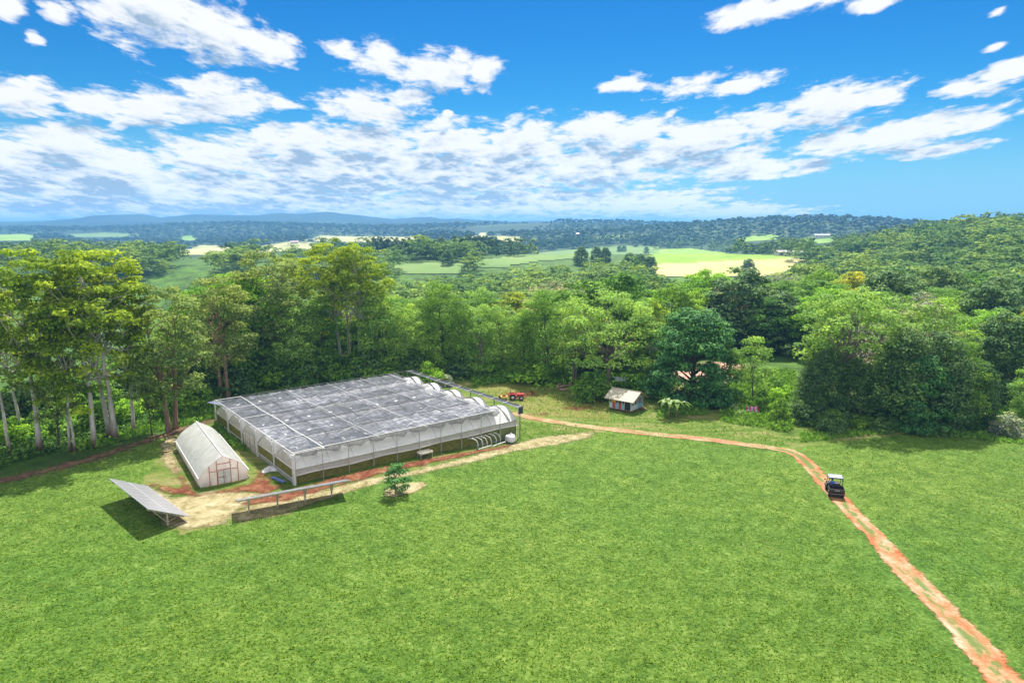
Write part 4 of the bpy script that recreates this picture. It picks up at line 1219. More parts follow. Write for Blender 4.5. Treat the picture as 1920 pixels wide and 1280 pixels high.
# lone paddock trees far off
LONE = [(1402, 520, 11, "domed", "round dark tree alone in the dry paddock"), (1161, 472, 10, "domed", "pair of dark trees on the long paddock, left tree"), (1170, 472, 10, "domed", "pair of dark trees on the long paddock, right tree"),
        (1212, 476, 11, "domed", "single round dark tree on the long paddock"), (840, 498, 10, "domed", "dark tree on the fence line between the two dull green paddocks"), (1090, 497, 12, "dense", "dark tree below the long paddock, left of a group"),
        (1118, 490, 10, "domed", "dark tree below the long paddock, middle of a group"), (1135, 492, 10, "dense", "dark tree below the long paddock, right of a group"),
        (1180, 512, 12.5, "dense", "tall blue-green tree of a clump beside the bright field, left one"), (1200, 512, 12, "dense", "tall blue-green tree of a clump beside the bright field, middle one"), (1219, 514, 11, "dense", "tall blue-green tree of a clump beside the bright field, right one")]
for px, py, H, k, lab in LONE:
    plant(px, py, H, k, 0, lab, "paddock_tree", wide=1.0)

# undergrowth and long grass that nobody could count
def scrub(name, poly, n, mat, size, hh, seed, blade=False):
    r = np.random.default_rng(seed)
    W = np.array([tuple(at(*p))[:2] for p in poly])
    x0, y0 = W.min(0); x1, y1 = W.max(0)
    P = np.stack([r.uniform(x0, x1, n * 3), r.uniform(y0, y1, n * 3)], 1)
    P = P[in_poly(P[:, 0], P[:, 1], W.tolist())][:n]
    clump = np.sin(P[:, 0] * 0.9 + 2 * np.sin(P[:, 1] * 0.5)) * np.cos(P[:, 1] * 0.8) * 0.5 + 0.5
    z = hgt(P[:, 0], P[:, 1]) + r.uniform(0, 1, len(P)) ** 1.5 * hh * (0.35 + clump)
    C = np.column_stack([P, z])
    if blade:
        nn = unit(r.normal(size=(len(C), 3)) * np.array([1, 1, 0.45]))
    else:
        nn = unit(r.normal(size=(len(C), 3)) * 0.6 + np.array([0, 0, 0.8]))
    return leaf_quads(C, nn, size, r, 0.4 if blade else 0.6)
l_grass = leaf_mat("long_grass", (0.05, 0.12, 0.012), (0.17, 0.27, 0.04), 0.4, warm=(1.1, 1, 0.6))
l_under = leaf_mat("undergrowth_leaves", (0.02, 0.05, 0.012), (0.09, 0.16, 0.025), 0.3)
UG = [scrub("u", [(-60, 905), (30, 868), (150, 838), (260, 805), (400, 762), (420, 700), (300, 700), (100, 740), (-60, 770)], 21000, None, 0.42, 1.1, 61),
      scrub("u", [(400, 755), (560, 712), (780, 702), (800, 690), (560, 690), (400, 716)], 9000, None, 0.42, 1.6, 62),
      scrub("u", [(780, 712), (900, 706), (1040, 716), (1040, 702), (900, 694), (780, 694)], 5000, None, 0.4, 1.3, 63),
      scrub("u", [(1500, 800), (1660, 806), (1850, 812), (1860, 784), (1660, 780), (1500, 776)], 7000, None, 0.36, 0.9, 64),
      scrub("u", [(1235, 762), (1350, 768), (1355, 745), (1240, 740)], 2600, None, 0.34, 0.9, 65)]
me = quads_mesh("undergrowth", np.concatenate(UG), l_under); ug = mesh_obj("undergrowth", me); ug["tone"] = 0.55; tag(ug, kind="stuff")
LG = [scrub("g", [(150, 850), (260, 818), (420, 782), (412, 738), (250, 780), (120, 820)], 5000, None, 0.5, 0.6, 71, True),
      scrub("g", [(890, 725), (1000, 712), (1080, 716), (1040, 704), (940, 700), (880, 708)], 5000, None, 0.5, 0.9, 72, True),
      scrub("g", [(1350, 790), (1480, 812), (1510, 780), (1490, 700), (1400, 694), (1350, 740)], 11000, None, 0.5, 0.8, 73, True),
      scrub("g", [(1230, 782), (1330, 778), (1330, 760), (1240, 758)], 2000, None, 0.4, 0.5, 74, True),
      scrub("g", [(1850, 800), (1960, 815), (1960, 730), (1860, 735)], 4000, None, 0.5, 0.7, 75, True),
      scrub("g", [(1500, 830), (1700, 810), (1930, 835), (1930, 815), (1700, 800), (1500, 812)], 3500, None, 0.4, 0.35, 77, True),
      scrub("g", [(405, 790), (445, 805), (470, 850), (440, 842), (400, 800)], 1500, None, 0.4, 0.5, 76, True)]
LG += [scrub("g", [(880, 735), (1130, 715), (1240, 775), (1500, 820), (1480, 838), (1300, 815), (1100, 795), (980, 772)], 4500, None, 0.28, 0.18, 78, True),
       scrub("g", [(975, 790), (1110, 800), (1120, 812), (1000, 822), (972, 830)], 700, None, 0.26, 0.2, 79, True)]
me = quads_mesh("long_grass", np.concatenate(LG), l_grass); lg = mesh_obj("long_grass", me); lg["tone"] = 0.55; tag(lg, kind="stuff")

# tufts standing out of the mown lawn
def lawn_tufts():
    r = np.random.default_rng(99)
    n = 700000
    y = r.uniform(24, 84, n); x = r.uniform(-1, 1, n) * (0.80 * y + 4)
    keep = r.uniform(0, 1, n) < (26 / y) * (0.80 * y + 4) / 71
    x, y = x[keep], y[keep]
    cl = np.sin(x * 1.7 + 1.5 * np.sin(y * 0.9)) * np.cos(y * 1.9 + np.sin(x * 1.1)) + 0.6 * np.sin(x * 4.1 - y * 3.3)
    k2 = cl > r.normal(size=len(x)) * 1.3 - 0.3
    x, y = x[k2], y[k2]
    px, py = proj(x, y, hgt(x, y))
    no = in_poly(px, py, ROUGH)
    no |= in_poly(px, py, [(1440, 850), (1440, 828), (1500, 838), (1560, 885), (1640, 970), (1760, 1085), (1890, 1200), (2000, 1320), (1840, 1320), (1750, 1190), (1640, 1060), (1565, 968), (1500, 885), (1470, 852)])
    no |= in_poly(px, py, [(-900, 1010), (-60, 935), (0, 915), (130, 880), (260, 842), (420, 795), (440, 600), (-900, 600)])
    no |= in_poly(px, py, [(700, 940), (700, 890), (815, 890), (815, 935)])
    x, y = x[~no], y[~no]
    z = hgt(x, y) + r.uniform(0.0, 0.05, len(x))
    nn = unit(r.normal(size=(len(x), 3)) * np.array([1, 1, 0.5]) + np.array([0, 0.1, 0.9]))
    Q = leaf_quads(np.column_stack([x, y, z]), nn, 0.15, r, 0.5)
    tag(mesh_obj("lawn_grass", quads_mesh("lawn_grass", Q, leaf_mat("lawn_blades", (0.036, 0.078, 0.005), (0.085, 0.13, 0.014), 0.35, tint=True), r.uniform(0.2, 0.8, len(Q)))), kind="stuff")
lawn_tufts()

print("GROUND MIN", float(hgt(*np.meshgrid(np.linspace(-9000, 9000, 600), np.linspace(-60, 10500, 700))).min()))
# ------------------------------------------------------------------ materials of the built things
m_poly = film("milky_plastic", (0.86, 0.82, 0.77), 0.93, 0.35, 0.6, crease=0.35, scale=0.9)
m_polyw = film("white_roof_plastic", (0.86, 0.84, 0.81), 0.96, 0.3, 0.4, crease=0.25, scale=0.6)
m_curt = film("rolled_curtain_plastic", (0.62, 0.57, 0.54), 0.97, 0.5, 0.35, crease=0.3, scale=1.4)
m_mesh = film("olive_insect_mesh", (0.20, 0.19, 0.035), 0.93, 0.8, 0.25, var=0.45, scale=1.6, stretch=(1, 1, 2.5))
m_white = plain("white_painted_steel", (0.62, 0.61, 0.60), 0.45, 0.12, 2)
m_galv = plain("galvanised_steel", (0.42, 0.43, 0.43), 0.4, 0.15, 3, metal=0.5)
m_dkst = plain("dark_steel", (0.10, 0.10, 0.11), 0.5, 0.2, 3)
m_black = plain("black_plastic", (0.02, 0.02, 0.022), 0.45, 0.3, 4)
m_mat = plain("weed_mat", (0.05, 0.05, 0.055), 0.8, 0.4, 1.5)
m_apron = film("grey_skirt_plastic", (0.36, 0.36, 0.38), 0.96, 0.6, 0.2, var=0.35, scale=1.5)

def net_material():
    """knitted shade cloth: dark threads worn silvery in long streaks"""
    m, nt, bs = new_mat("shade_cloth")
    oc = objcoord(nt)
    mp = N(nt, "ShaderNodeMapping"); mp.inputs["Scale"].default_value = (0.28, 1.5, 1); L(nt, oc, mp.inputs[0])
    n1 = noise(nt, mp.outputs[0], 1.7, 7, 0.72, 0.6)
    n2 = noise(nt, oc, 0.16, 3, 0.6)
    mp2 = N(nt, "ShaderNodeMapping"); mp2.inputs["Scale"].default_value = (1.6, 0.35, 1); L(nt, oc, mp2.inputs[0])
    n3 = noise(nt, mp2.outputs[0], 1.5, 6, 0.7, 0.4)
    s = math_(nt, "ADD", math_(nt, "MULTIPLY", n1.outputs[0], 0.6), math_(nt, "ADD", math_(nt, "MULTIPLY", n2.outputs[0], 0.25), math_(nt, "MULTIPLY", n3.outputs[0], 0.25)))
    r = ramp(nt, [(0.44, (0.014, 0.020, 0.032)), (0.53, (0.05, 0.060, 0.082)), (0.60, (0.14, 0.15, 0.19)), (0.67, (0.46, 0.47, 0.52))])
    L(nt, s, r.inputs[0]); L(nt, r.outputs[0], bs.inputs["Base Color"])
    bs.inputs["Roughness"].default_value = 0.55
    tr = N(nt, "ShaderNodeBsdfTranslucent"); L(nt, r.outputs[0], tr.inputs[0])
    m1 = N(nt, "ShaderNodeMixShader"); m1.inputs[0].default_value = 0.25; L(nt, bs.outputs[0], m1.inputs[1]); L(nt, tr.outputs[0], m1.inputs[2])
    tp = N(nt, "ShaderNodeBsdfTransparent"); m2 = N(nt, "ShaderNodeMixShader"); m2.inputs[0].default_value = 0.83
    L(nt, tp.outputs[0], m2.inputs[1]); L(nt, m1.outputs[0], m2.inputs[2]); L(nt, m2.outputs[0], nt.nodes["Material Output"].inputs[0])
    return m
m_net = net_material()
m_netd = film("rolled_dark_net", (0.035, 0.04, 0.06), 0.97, 0.6, 0.1, var=0.4, scale=2)
m_flap = film("net_flap", (0.26, 0.25, 0.24), 0.80, 0.7, 0.35, var=0.4, scale=2.5)

# ------------------------------------------------------------------ the big greenhouse
def greenhouse():
    Lx, Wy, nb = 26.5, 25.0, 5
    bw = Wy / nb
    EV, AP, NT = 2.6, 3.85, 4.1
    G = thing("greenhouse", "large five-bay greenhouse with white plastic vaults under grey shade cloth", "greenhouse", (-20.2, 60.5, 0), R(38.5))
    def vault(a, b0, t):       # t 0..1 over the bay
        return (a, b0 + bw * t, EV + (AP - EV) * math.sin(math.pi * t) ** 0.85)
    for k in range(nb):
        b0 = k * bw
        MB().sheet(lambda u, v: vault(Lx * u, b0, v), 20, 14).build("roof_vault", m_polyw, G, True)
        # end gables: arch above eaves
        for a, nm in ((0.0, "end_wall"), (Lx, "end_wall")):
            mb = MB()
            n = 14
            V = [(a, b0 + bw * i / n, EV) for i in range(n + 1)] + [vault(a, b0, i / n) for i in range(n + 1)]
            mb.add(V, [(i, i + 1, n + 2 + i, n + 1 + i) for i in range(n)])
            ew = mb.build(nm, m_poly, G)
            low = MB()
            if k == 2 and a == 0:
                low.box(a - 0.02, a, b0 + 0.08, b0 + bw - 0.08, -0.2, EV - 0.02).build("door_wall", m_poly, G)
                for s_ in (0, 1):
                    d = MB().box(a - 0.10, a - 0.05, b0 + 1.0 + s_ * 1.45, b0 + 2.4 + s_ * 1.45, 0.9, 3.1).build("door", m_poly, G)
                    f = MB()
                    y0, y1 = b0 + 1.0 + s_ * 1.45, b0 + 2.4 + s_ * 1.45
                    for q in ((y0, 0.9, y0, 3.1), (y1, 0.9, y1, 3.1), (y0, 3.1, y1, 3.1), (y0, 1.9, y1, 1.9), (y0, 0.9, y1, 0.9)):
                        f.beam((a - 0.12, q[0], q[1]), (a - 0.12, q[2], q[3]), 0.05)
                    f.build("door_frame", m_galv, d)
            else:
                low.box(a - 0.02, a, b0 + 0.08, b0 + bw - 0.08, 1.15 if a == 0 else 0.3, EV - 0.02).build("mesh_panel", m_mesh, G)
                b_ = MB().box(a - 0.06, a - 0.03, b0 + 0.08, b0 + bw - 0.08, -0.3, 1.5 if a == 0 else 0.35).build("skirt", m_apron, G)
                MB().beam((a - 0.05, b0, 1.6), (a - 0.05, b0 + bw, 1.6), 0.05).build("rail", m_white, G)
            MB().beam((a - 0.04, b0 + 0.06, EV), (a - 0.04, b0 + bw - 0.06, EV), 0.07).build("rail", m_white, G)
            hoop = MB().tube([(a - 0.03, *vault(a, b0, i / 14)[1:]) for i in range(15)], 0.035, 5)
            hoop.build("hoop", m_galv, G)
    # gutters between the bays
    for k in range(nb + 1):
        MB().box(0.02, Lx - 0.02, k * bw - 0.12, k * bw + 0.12, EV - 0.06, EV + 0.07).build("gutter", m_galv, G)
    # hoop ribs showing on the front slope and at the bare right end
    for i in range(11):
        a = 1.2 + i * (Lx - 2.4) / 10
        MB().tube([vault(a, 0, t / 10)[:2] + (vault(a, 0, t / 10)[2] + 0.04,) for t in range(0, 7)], 0.045, 5).build("roof_rib", m_white, G)
    for k in range(nb):
        MB().tube([(Lx - 1.1, *[c + d for c, d in zip(vault(0, k * bw, t / 14)[1:], (0, 0.05))]) for t in range(0, 15)], 0.11, 5).build("roof_rib", m_dkst, G)
    # posts: front row carries the net, left and right rows carry the gutters
    for i in range(11):
        a = i * Lx / 10
        MB().beam((a, -0.28, -0.2), (a, -0.28, 4.15), 0.06).build("post", m_galv, G)
        MB().beam((a, Wy + 0.28, -0.2), (a, Wy + 0.28, 4.15), 0.06).build("post", m_galv, G)
    for k in range(nb + 1):
        MB().beam((-0.16, k * bw, -0.2), (-0.16, k * bw, 4.1), 0.12).build("post", m_white, G)
        MB().beam((Lx + 0.5, k * bw, -0.2), (Lx + 0.5, k * bw, 4.1), 0.08).build("post", m_dkst, G)
    MB().beam((-0.12, -0.28, -0.2), (-0.12, -0.28, 4.12), 0.13).build("corner_post", m_white, G)
    # front wall: curtain, mesh, skirt
    def drop(u, v): return (Lx * u, -0.05 - 0.10 * v + 0.03 * math.sin(u * 90), EV - 0.05 - 0.5 * v + 0.05 * math.sin(u * 23) * v)
    MB().sheet(drop, 60, 3).build("side_curtain", m_curt, G, True)
    MB().tube([(Lx * i / 30, -0.16, 2.06 + 0.05 * math.sin(i / 30 * 23)) for i in range(31)], 0.07, 6).build("curtain_roll", m_polyw, G, True)
    MB().box(0.02, Lx * 0.86, 0.02, 0.04, 0.1, EV - 0.1).build("mesh_panel", m_mesh, G)
    MB().box(Lx * 0.86 + 0.02, Lx - 0.05, 0.02, 0.04, 0.3, EV - 0.1).build("mesh_panel", film("clear_green_mesh", (0.24, 0.28, 0.10), 0.75, 0.8, 0.3, var=0.4, scale=1.2), G)
    MB().sheet(lambda u, v: (0.03 + (Lx * 0.9) * u, -0.06 - 0.25 * v + 0.05 * math.sin(u * 47), 0.72 - 0.9 * v + 0.06 * math.sin(u * 31)), 60, 3).build("skirt", m_apron, G, True)
    MB().box(0.0, Lx, Wy - 0.04, Wy - 0.02, 0.2, EV - 0.1).build("mesh_panel", m_mesh, G)
    MB().box(-0.6, Lx + 0.2, -0.9, Wy + 0.6, -0.2, 0.0).build("floor", m_mat, G)
    # crop rows half seen through the mesh
    for k in range(8):
        r_ = np.random.default_rng(300 + k)
        P = np.stack([r_.uniform(1, Lx - 1, 260), np.full(260, 1.4 + k * 1.5) + r_.normal(size=260) * 0.2, r_.uniform(0.1, 1.3, 260)], 1)
        me = quads_mesh("crop_row", leaf_quads(P, unit(r_.normal(size=(260, 3))), 0.45, r_), l_bright); mesh_obj("crop_row", me, G)["tone"] = 0.5
    # the shade cloth on its wires, one length per bay, sagging between wires
    r_ = np.random.default_rng(5)
    for k in range(nb):
        def net(u, v):
            a = 0.05 + (Lx - 2.3) * u; b = k * bw + bw * v
            if k == 0: b = 0.45 + (bw - 0.45) * v
            sag = -0.14 * math.sin(math.pi * v) - 0.07 * abs(math.sin(math.pi * u * 9))
            return (a, b, NT + sag + 0.05 * math.sin(a * 2.3 + b * 1.7) + 0.04 * math.sin(a * 5.1 - b * 3.3))
        MB().sheet(net, 60, 14).build("shade_cloth", m_net, G, True)
    # front edge of the cloth hangs over as ragged flaps
    mb = MB()
    n = 60
    V = []
    for i in range(n + 1):
        a = 0.05 + (Lx - 2.3) * i / n
        ph = (i % 6) / 6
        V += [(a, 0.44, NT + 0.0), (a, 0.26 + 0.03 * math.sin(i), NT - 0.28 - 0.42 * ph + 0.06 * math.sin(i * 1.7))]
    mb.add(V, [(2 * i, 2 * i + 1, 2 * i + 3, 2 * i + 2) for i in range(n)])
    mb.build("cloth_flap", m_flap, G)
    # cables and battens over the cloth
    for a, w in ((2.9, 0.05), (8.6, 0.02), (14.2, 0.022), (19.0, 0.018), (23.4, 0.03)):
        MB().tube([(a + 0.08 * math.sin(i * 1.3), -0.25 + (Wy + 0.4) * i / 12, NT + 0.05 - 0.02 * (i % 2)) for i in range(13)], w, 5).build("net_batten", m_white, G)
    for k in range(nb + 1):
        MB().tube([(0.0, k * bw, NT + 0.06), (2.9, k * bw, NT + 0.06)], 0.035, 5).build("net_batten", m_white, G)
    MB().tube([(0.02, -0.25, NT + 0.05), (0.02, Wy + 0.3, NT + 0.05)], 0.035, 5).build("edge_cable", m_white, G)
    MB().tube([(0.0, 0.42, NT + 0.04), (Lx - 3, 0.42, NT + 0.04)], 0.04, 5).build("edge_cable", m_white, G)
    MB().tube([(Lx - 2.25, -0.25, NT + 0.05), (Lx - 2.25, Wy + 0.2, NT + 0.05)], 0.03, 5).build("edge_cable", m_galv, G)
    for k in range(1, nb):
        MB().tube([(2.9, k * bw, NT + 0.03), (Lx - 3, k * bw + 0.1, NT + 0.03)], 0.045, 5).build("edge_cable", m_dkst, G)
    for (a0, b0, a1, b1) in ((6, 3.5, 8.6, 5.0), (11, 8.0, 14.2, 10.0), (14.2, 11.0, 17.6, 12.6), (17, 5.5, 19, 7.0), (9, 14, 12, 15.2), (16, 17.5, 19, 18.4), (20, 9, 22.5, 10.4), (21, 2.2, 23.4, 3.4), (12.6, 1.2, 14.2, 2.6)):
        MB().tube([(a0, b0, NT + 0.03), (a1, b1, NT + 0.04)], 0.018, 4).build("net_cord", m_white, G)
    for i in range(7):     # dark seams across the lengths of cloth
        a = 5.2 + i * 2.75
        MB().tube([(a + 0.15 * math.sin(j * 2 + i), j * Wy / 14, NT + 0.02) for j in range(15)], 0.03, 4).build("cloth_seam", m_dkst, G)
    # strip of dark net rolled along the right-hand edge, on its own frame
    MB().sheet(lambda u, v: (Lx - 0.02 + 0.75 * v, -0.2 + (Wy + 0.5) * u, NT + 0.03 - 0.12 * math.sin(math.pi * v)), 24, 4).build("rolled_net", m_netd, G, True)
    MB().box(Lx + 0.05, Lx + 0.7, -0.32, -0.26, NT - 0.75, NT + 0.02).build("rolled_net", m_netd, G)
    for k in range(nb * 2 + 1):
        b = k * Wy / (nb * 2)
        MB().beam((Lx - 0.1, b, NT + 0.08), (Lx + 0.75, b, NT + 0.08), 0.05).build("cross_bar", m_white, G)
    MB().beam((Lx + 0.75, -0.25, NT + 0.06), (Lx + 0.75, Wy + 0.3, NT + 0.06), 0.08).build("edge_beam", m_dkst, G)
    MB().beam((-0.3, Wy + 0.3, NT + 0.06), (Lx + 0.75, Wy + 0.3, NT + 0.06), 0.07).build("edge_beam", m_dkst, G)
    for a, b in ((-1.3, Wy + 0.2),):
        MB().add([(-0.05, Wy + 0.3, NT), (-0.9, Wy + 0.5, NT - 0.15), (-0.05, Wy - 3.0, NT)], [(0, 1, 2)]).build("cloth_corner", film("blue_grey_net", (0.22, 0.24, 0.36), 0.9, 0.6, 0.3), G)
    # props bracing the posts at the left end
    for k in range(nb):
        MB().beam((-0.16, k * bw, 3.3), (-0.16, k * bw + 1.2, 4.05), 0.04).build("brace", m_dkst, G)
    for i in range(0, 11, 2):
        a = i * Lx / 10
        MB().beam((a, -0.28, 3.3), (min(Lx, a + 0.9), -0.28, 4.1), 0.035).build("brace", m_galv, G)
    return G
G = greenhouse()
def gpt(a, b, z=0.0):
    c, s = math.cos(R(38.5)), math.sin(R(38.5))
    return Vector((-20.2 + a * c - b * s, 60.5 + a * s + b * c, z))

# loose things round the greenhouse
p = at(957, 829)
bag = MB()
def bagf(u, v):
    a = 2 * math.pi * u; t = v
    r_ = 0.62 * (1 - abs(2 * t - 1) ** 4) ** 0.5 * (1 + 0.07 * math.sin(3 * a) + 0.05 * math.sin(7 * a + 4 * t))
    return (r_ * math.cos(a) + 0.001, r_ * math.sin(a), 0.95 * t + 0.04 * math.sin(2 * a))
bag.sheet(bagf, 20, 12)
o = bag.build("bulk_bag", plain("white_woven_bag", (0.62, 0.62, 0.66), 0.7, 0.15, 3, bump=0.5), None, True)
o.location = p; tag(o, "bulging white bulk bag at the right front corner of the big greenhouse", "bag")
knot = MB().tube([(0, 0, 0.9), (0.05, 0.02, 1.05), (0.12, 0.05, 1.12)], [0.12, 0.06, 0.09], 7).build("tied_neck", plain("bag_neck", (0.55, 0.55, 0.58), 0.7), o, True)
for i, (px, py) in enumerate([(896, 841), (905, 839), (913, 837), (921, 835), (930, 832), (938, 830)]):
    q = at(px, py)
    h = MB().tube([(0.0, 0.0, -0.1), (0, -0.05, 0.55), (-0.12, 0.1, 0.95), (-0.4, 0.5, 1.15), (-0.75, 1.0, 1.05)], 0.055, 6).build("hoop", m_white, None, True)
    h.location = q; h.rotation_euler = (0, 0, R(38.5))
    tag(h, ["white bent pipe hoop by the greenhouse front, first from the left of six", "white bent pipe hoop by the greenhouse front, second of six from the left", "white bent pipe hoop by the greenhouse front, third of six from the left",
            "white bent pipe hoop by the greenhouse front, third of six from the bulk bag", "white bent pipe hoop by the greenhouse front, second of six from the bulk bag", "white bent pipe hoop by the greenhouse front, nearest the bulk bag"][i], "pipe hoop", "white pipe hoops by the greenhouse front")
for (x0, x1, lab) in (((897, 844), (922, 838), "white pipe lying on the ground, left of two along the greenhouse front"), ((924, 838), (948, 831), "white pipe lying on the ground, right of two along the greenhouse front")):
    a = at(*x0); b = at(*x1)
    o = MB().tube([(0, 0, 0.12), ((b - a).x / 2, (b - a).y / 2, 0.15), ((b - a).x, (b - a).y, 0.12)], 0.06, 6).build("water_pipe", m_white)
    o.location = a; tag(o, lab, "pipe", "white pipes lying by the greenhouse")
t = thing("seed_tray", "shallow cream tray on legs against the middle of the greenhouse front", "tray", at(797, 857), R(38.5))
MB().box(-0.75, 0.75, -0.4, 0.4, 0.50, 0.54).build("tray_base", plain("cream_tray", (0.6, 0.56, 0.45), 0.6), t)
w_ = MB()
for a in ((-0.75, 0.75, -0.4, -0.36), (-0.75, 0.75, 0.36, 0.4), (-0.75, -0.71, -0.36, 0.36), (0.71, 0.75, -0.36, 0.36)): w_.box(*a, 0.54, 0.68)
w_.build("tray_rim", plain("cream_rim", (0.65, 0.6, 0.5), 0.6), t)
for sx in (-0.68, 0.68):
    for sy in (-0.33, 0.33): MB().box(sx - 0.03, sx + 0.03, sy - 0.03, sy + 0.03, -0.1, 0.5).build("leg", m_galv, t)
r_ = np.random.default_rng(8)
def crumple(nm, loc, rx, ry, hh, mat, lab, cat, seed, rz=0):
    r_ = np.random.default_rng(seed)
    ph = r_.uniform(0, 6, 6)
    def f(u, v):
        x = (u - 0.5) * 2; y = (v - 0.5) * 2
        d = max(0, 1 - (x * x) ** 2 * 0.9 - (y * y) ** 2 * 0.9)
        return (x * rx * (1 + 0.12 * math.sin(5 * v + ph[0])), y * ry * (1 + 0.14 * math.sin(6 * u + ph[1])),
                0.02 + hh * d * (0.5 + 0.28 * math.sin(7 * u + ph[2]) * math.cos(6 * v + ph[3]) + 0.22 * math.sin(15 * u + 11 * v + ph[4])) )
    o = MB().sheet(f, 22, 18).build(nm, mat, None, False)
    o.location = loc; o.rotation_euler = (0, 0, rz)
    return tag(o, lab, cat)
m_sheet = plain("crumpled_white_sheet", (0.55, 0.54, 0.55), 0.5, 0.15, 3)
crumple("plastic_sheet", at(506, 882), 0.75, 0.5, 0.5, m_sheet, "crumpled white plastic sheet beside the greenhouse near its left front corner", "plastic sheet", 3, 0.5)
t = thing("plank", "blue painted board lying by the crumpled sheet near greenhouse front corner", "board", at(522, 900), R(-38))
MB().box(-1.0, 1.0, -0.17, 0.17, 0.06, 0.11).build("board_face", plain("blue_board", (0.10, 0.16, 0.42), 0.5, 0.3), t)
MB().box(-0.9, 0.9, -0.05, 0.05, 0.0, 0.058).build("batten", m_galv, t)

# ------------------------------------------------------------------ the small greenhouse
def small_house():
    W, Ln, EV, RG = 4.3, 13.3, 0.95, 2.75
    S = thing("small_greenhouse", "small white pitched plastic greenhouse with red-framed double-door gable", "greenhouse", (-28.7, 59.6, 1.15), R(34))
    def sec(t):     # 0..1 across
        s = abs(2 * t - 1)
        z = RG - (RG - EV) * (0.70 * s + 0.30 * s ** 5)
        x = W * t
        return x, z
    N_ = 16
    MB().sheet(lambda u, v: (sec(v)[0] - (0.08 if v == 0 else -0.08 if v == 1 else 0), -0.1 + (Ln + 0.2) * u, sec(v)[1] + (0.035 * math.sin(u * 57 + v * 9) + 0.03 * math.sin(u * 23 - v * 17)) * math.sin(math.pi * min(1, abs(2 * v - 1)))), 40, N_).build("roof_cover", film("loose_roof_plastic", (0.84, 0.84, 0.84), 0.92, 0.3, 0.7, crease=1.0, scale=0.9, stretch=(1, 1.6, 1)), S, True)
    for x in (0.0, W):
        sgn = -1 if x == 0 else 1
        MB().box(x - 0.02, x + 0.02, 0.02, Ln - 0.02, 0.28, EV - 0.03).build("side_wall", m_poly, S)
        MB().beam((x + sgn * 0.03, 0, 0.25), (x + sgn * 0.03, Ln, 0.25), 0.08, 0.12).build("side_rail", plain("tan_rail", (0.45, 0.36, 0.28), 0.6), S)
        MB().box(x - 0.03, x + 0.03, 0.0, Ln, -0.15, 0.18).build("base_board", m_black, S)
        MB().beam((x + sgn * 0.06, -0.1, EV + 0.0), (x + sgn * 0.06, Ln + 0.1, EV + 0.0), 0.07).build("eave_rail", m_white, S)
    MB().beam((W / 2, -0.12, RG + 0.03), (W / 2, Ln + 0.12, RG + 0.03), 0.08).build("ridge_bar", m_white, S)
    def gable(y, out):
        V = [(sec(i / N_)[0], y, sec(i / N_)[1] - 0.03) for i in range(N_ + 1)] + [(W * i / N_, y, 0.02) for i in range(N_ + 1)]
        return MB().add(V, [(i, i + 1, N_ + 2 + i, N_ + 1 + i) for i in range(N_)])
    pink = film("pinkish_gable_plastic", (0.85, 0.74, 0.69), 0.88, 0.35, 0.4, crease=0.25, scale=1.1)
    gable(0.0, -1).build("gable", pink, S)
    gable(Ln, 1).build("gable", m_poly, S)
    m_or = plain("orange_red_frame", (0.40, 0.10, 0.06), 0.5, 0.25, 3)
    y = -0.035
    def top(x):
        return sec(x / W)[1] - 0.05
    for x in (0.9, 1.55, 2.75, 3.4):
        MB().beam((x, y, 0.0), (x, y, top(x)), 0.055).build("frame_post", m_or, S)
    for (x0, x1, z) in ((0.9, 1.52, 1.35), (1.58, 2.72, 1.42), (2.78, 3.4, 1.35), (1.58, 2.72, 2.0)):
        MB().beam((x0 + 0.03, y, z), (x1 - 0.03, y, z), 0.05).build("frame_rail", m_or, S)
    for i, (x0, x1) in enumerate(((1.6, 2.13), (2.17, 2.7))):
        d = MB().box(x0, x1, -0.075, -0.045, 0.08, 1.38).build("door", film("door_plastic", (0.78, 0.76, 0.74), 0.97, 0.35, 0.35, crease=0.2), S)
        f = MB()
        for q in ((x0, 0.1, x0, 1.38), (x1, 0.1, x1, 1.38), (x0, 0.75, x1, 0.75)):
            f.beam((q[0], -0.095, q[1]), (q[2], -0.095, q[3]), 0.035)
        f.build("door_frame", m_white if i else m_or, d)
        MB().box((x1 - 0.10) if i == 0 else (x0 + 0.06), (x1 - 0.06) if i == 0 else (x0 + 0.10), -0.13, -0.10, 0.62, 0.82).build("handle", m_or, d)
    MB().tube([(sec(i / N_)[0], -0.03, sec(i / N_)[1]) for i in range(N_ + 1)], 0.045, 5).build("gable_hoop", m_white, S)
    MB().tube([(sec(i / N_)[0], Ln + 0.03, sec(i / N_)[1]) for i in range(N_ + 1)], 0.045, 5).build("gable_hoop", m_white, S)
    for k in range(1, 9):
        MB().tube([(sec(i / N_)[0], Ln * k / 9, sec(i / N_)[1] - 0.05) for i in range(N_ + 1)], 0.03, 4).build("hoop", m_galv, S)
    MB().beam((0.5, -0.08, 0.04), (3.6, -0.08, 0.04), 0.07).build("threshold", plain("yellow_sill", (0.5, 0.36, 0.08), 0.6), S)
    r_ = np.random.default_rng(77)
    for bx in (0.75, W - 0.75):
        MB().box(bx - 0.45, bx + 0.45, 0.8, Ln - 0.6, 0.55, 0.62).build("bench", m_galv, S)
        P = np.stack([bx + r_.uniform(-0.42, 0.42, 300), r_.uniform(0.8, Ln - 0.6, 300), r_.uniform(0.62, 0.95, 300)], 1)
        mesh_obj("seedlings", quads_mesh("seedlings", leaf_quads(P, unit(r_.normal(size=(300, 3)) + np.array([0, 0, .8])), 0.28, r_), l_bright), S)["tone"] = 0.5
    return S
small_house()
t = thing("crate", "dark blue crate inside the front left corner of the small greenhouse", "crate", (-28.25, 60.35, 1.15), R(34))
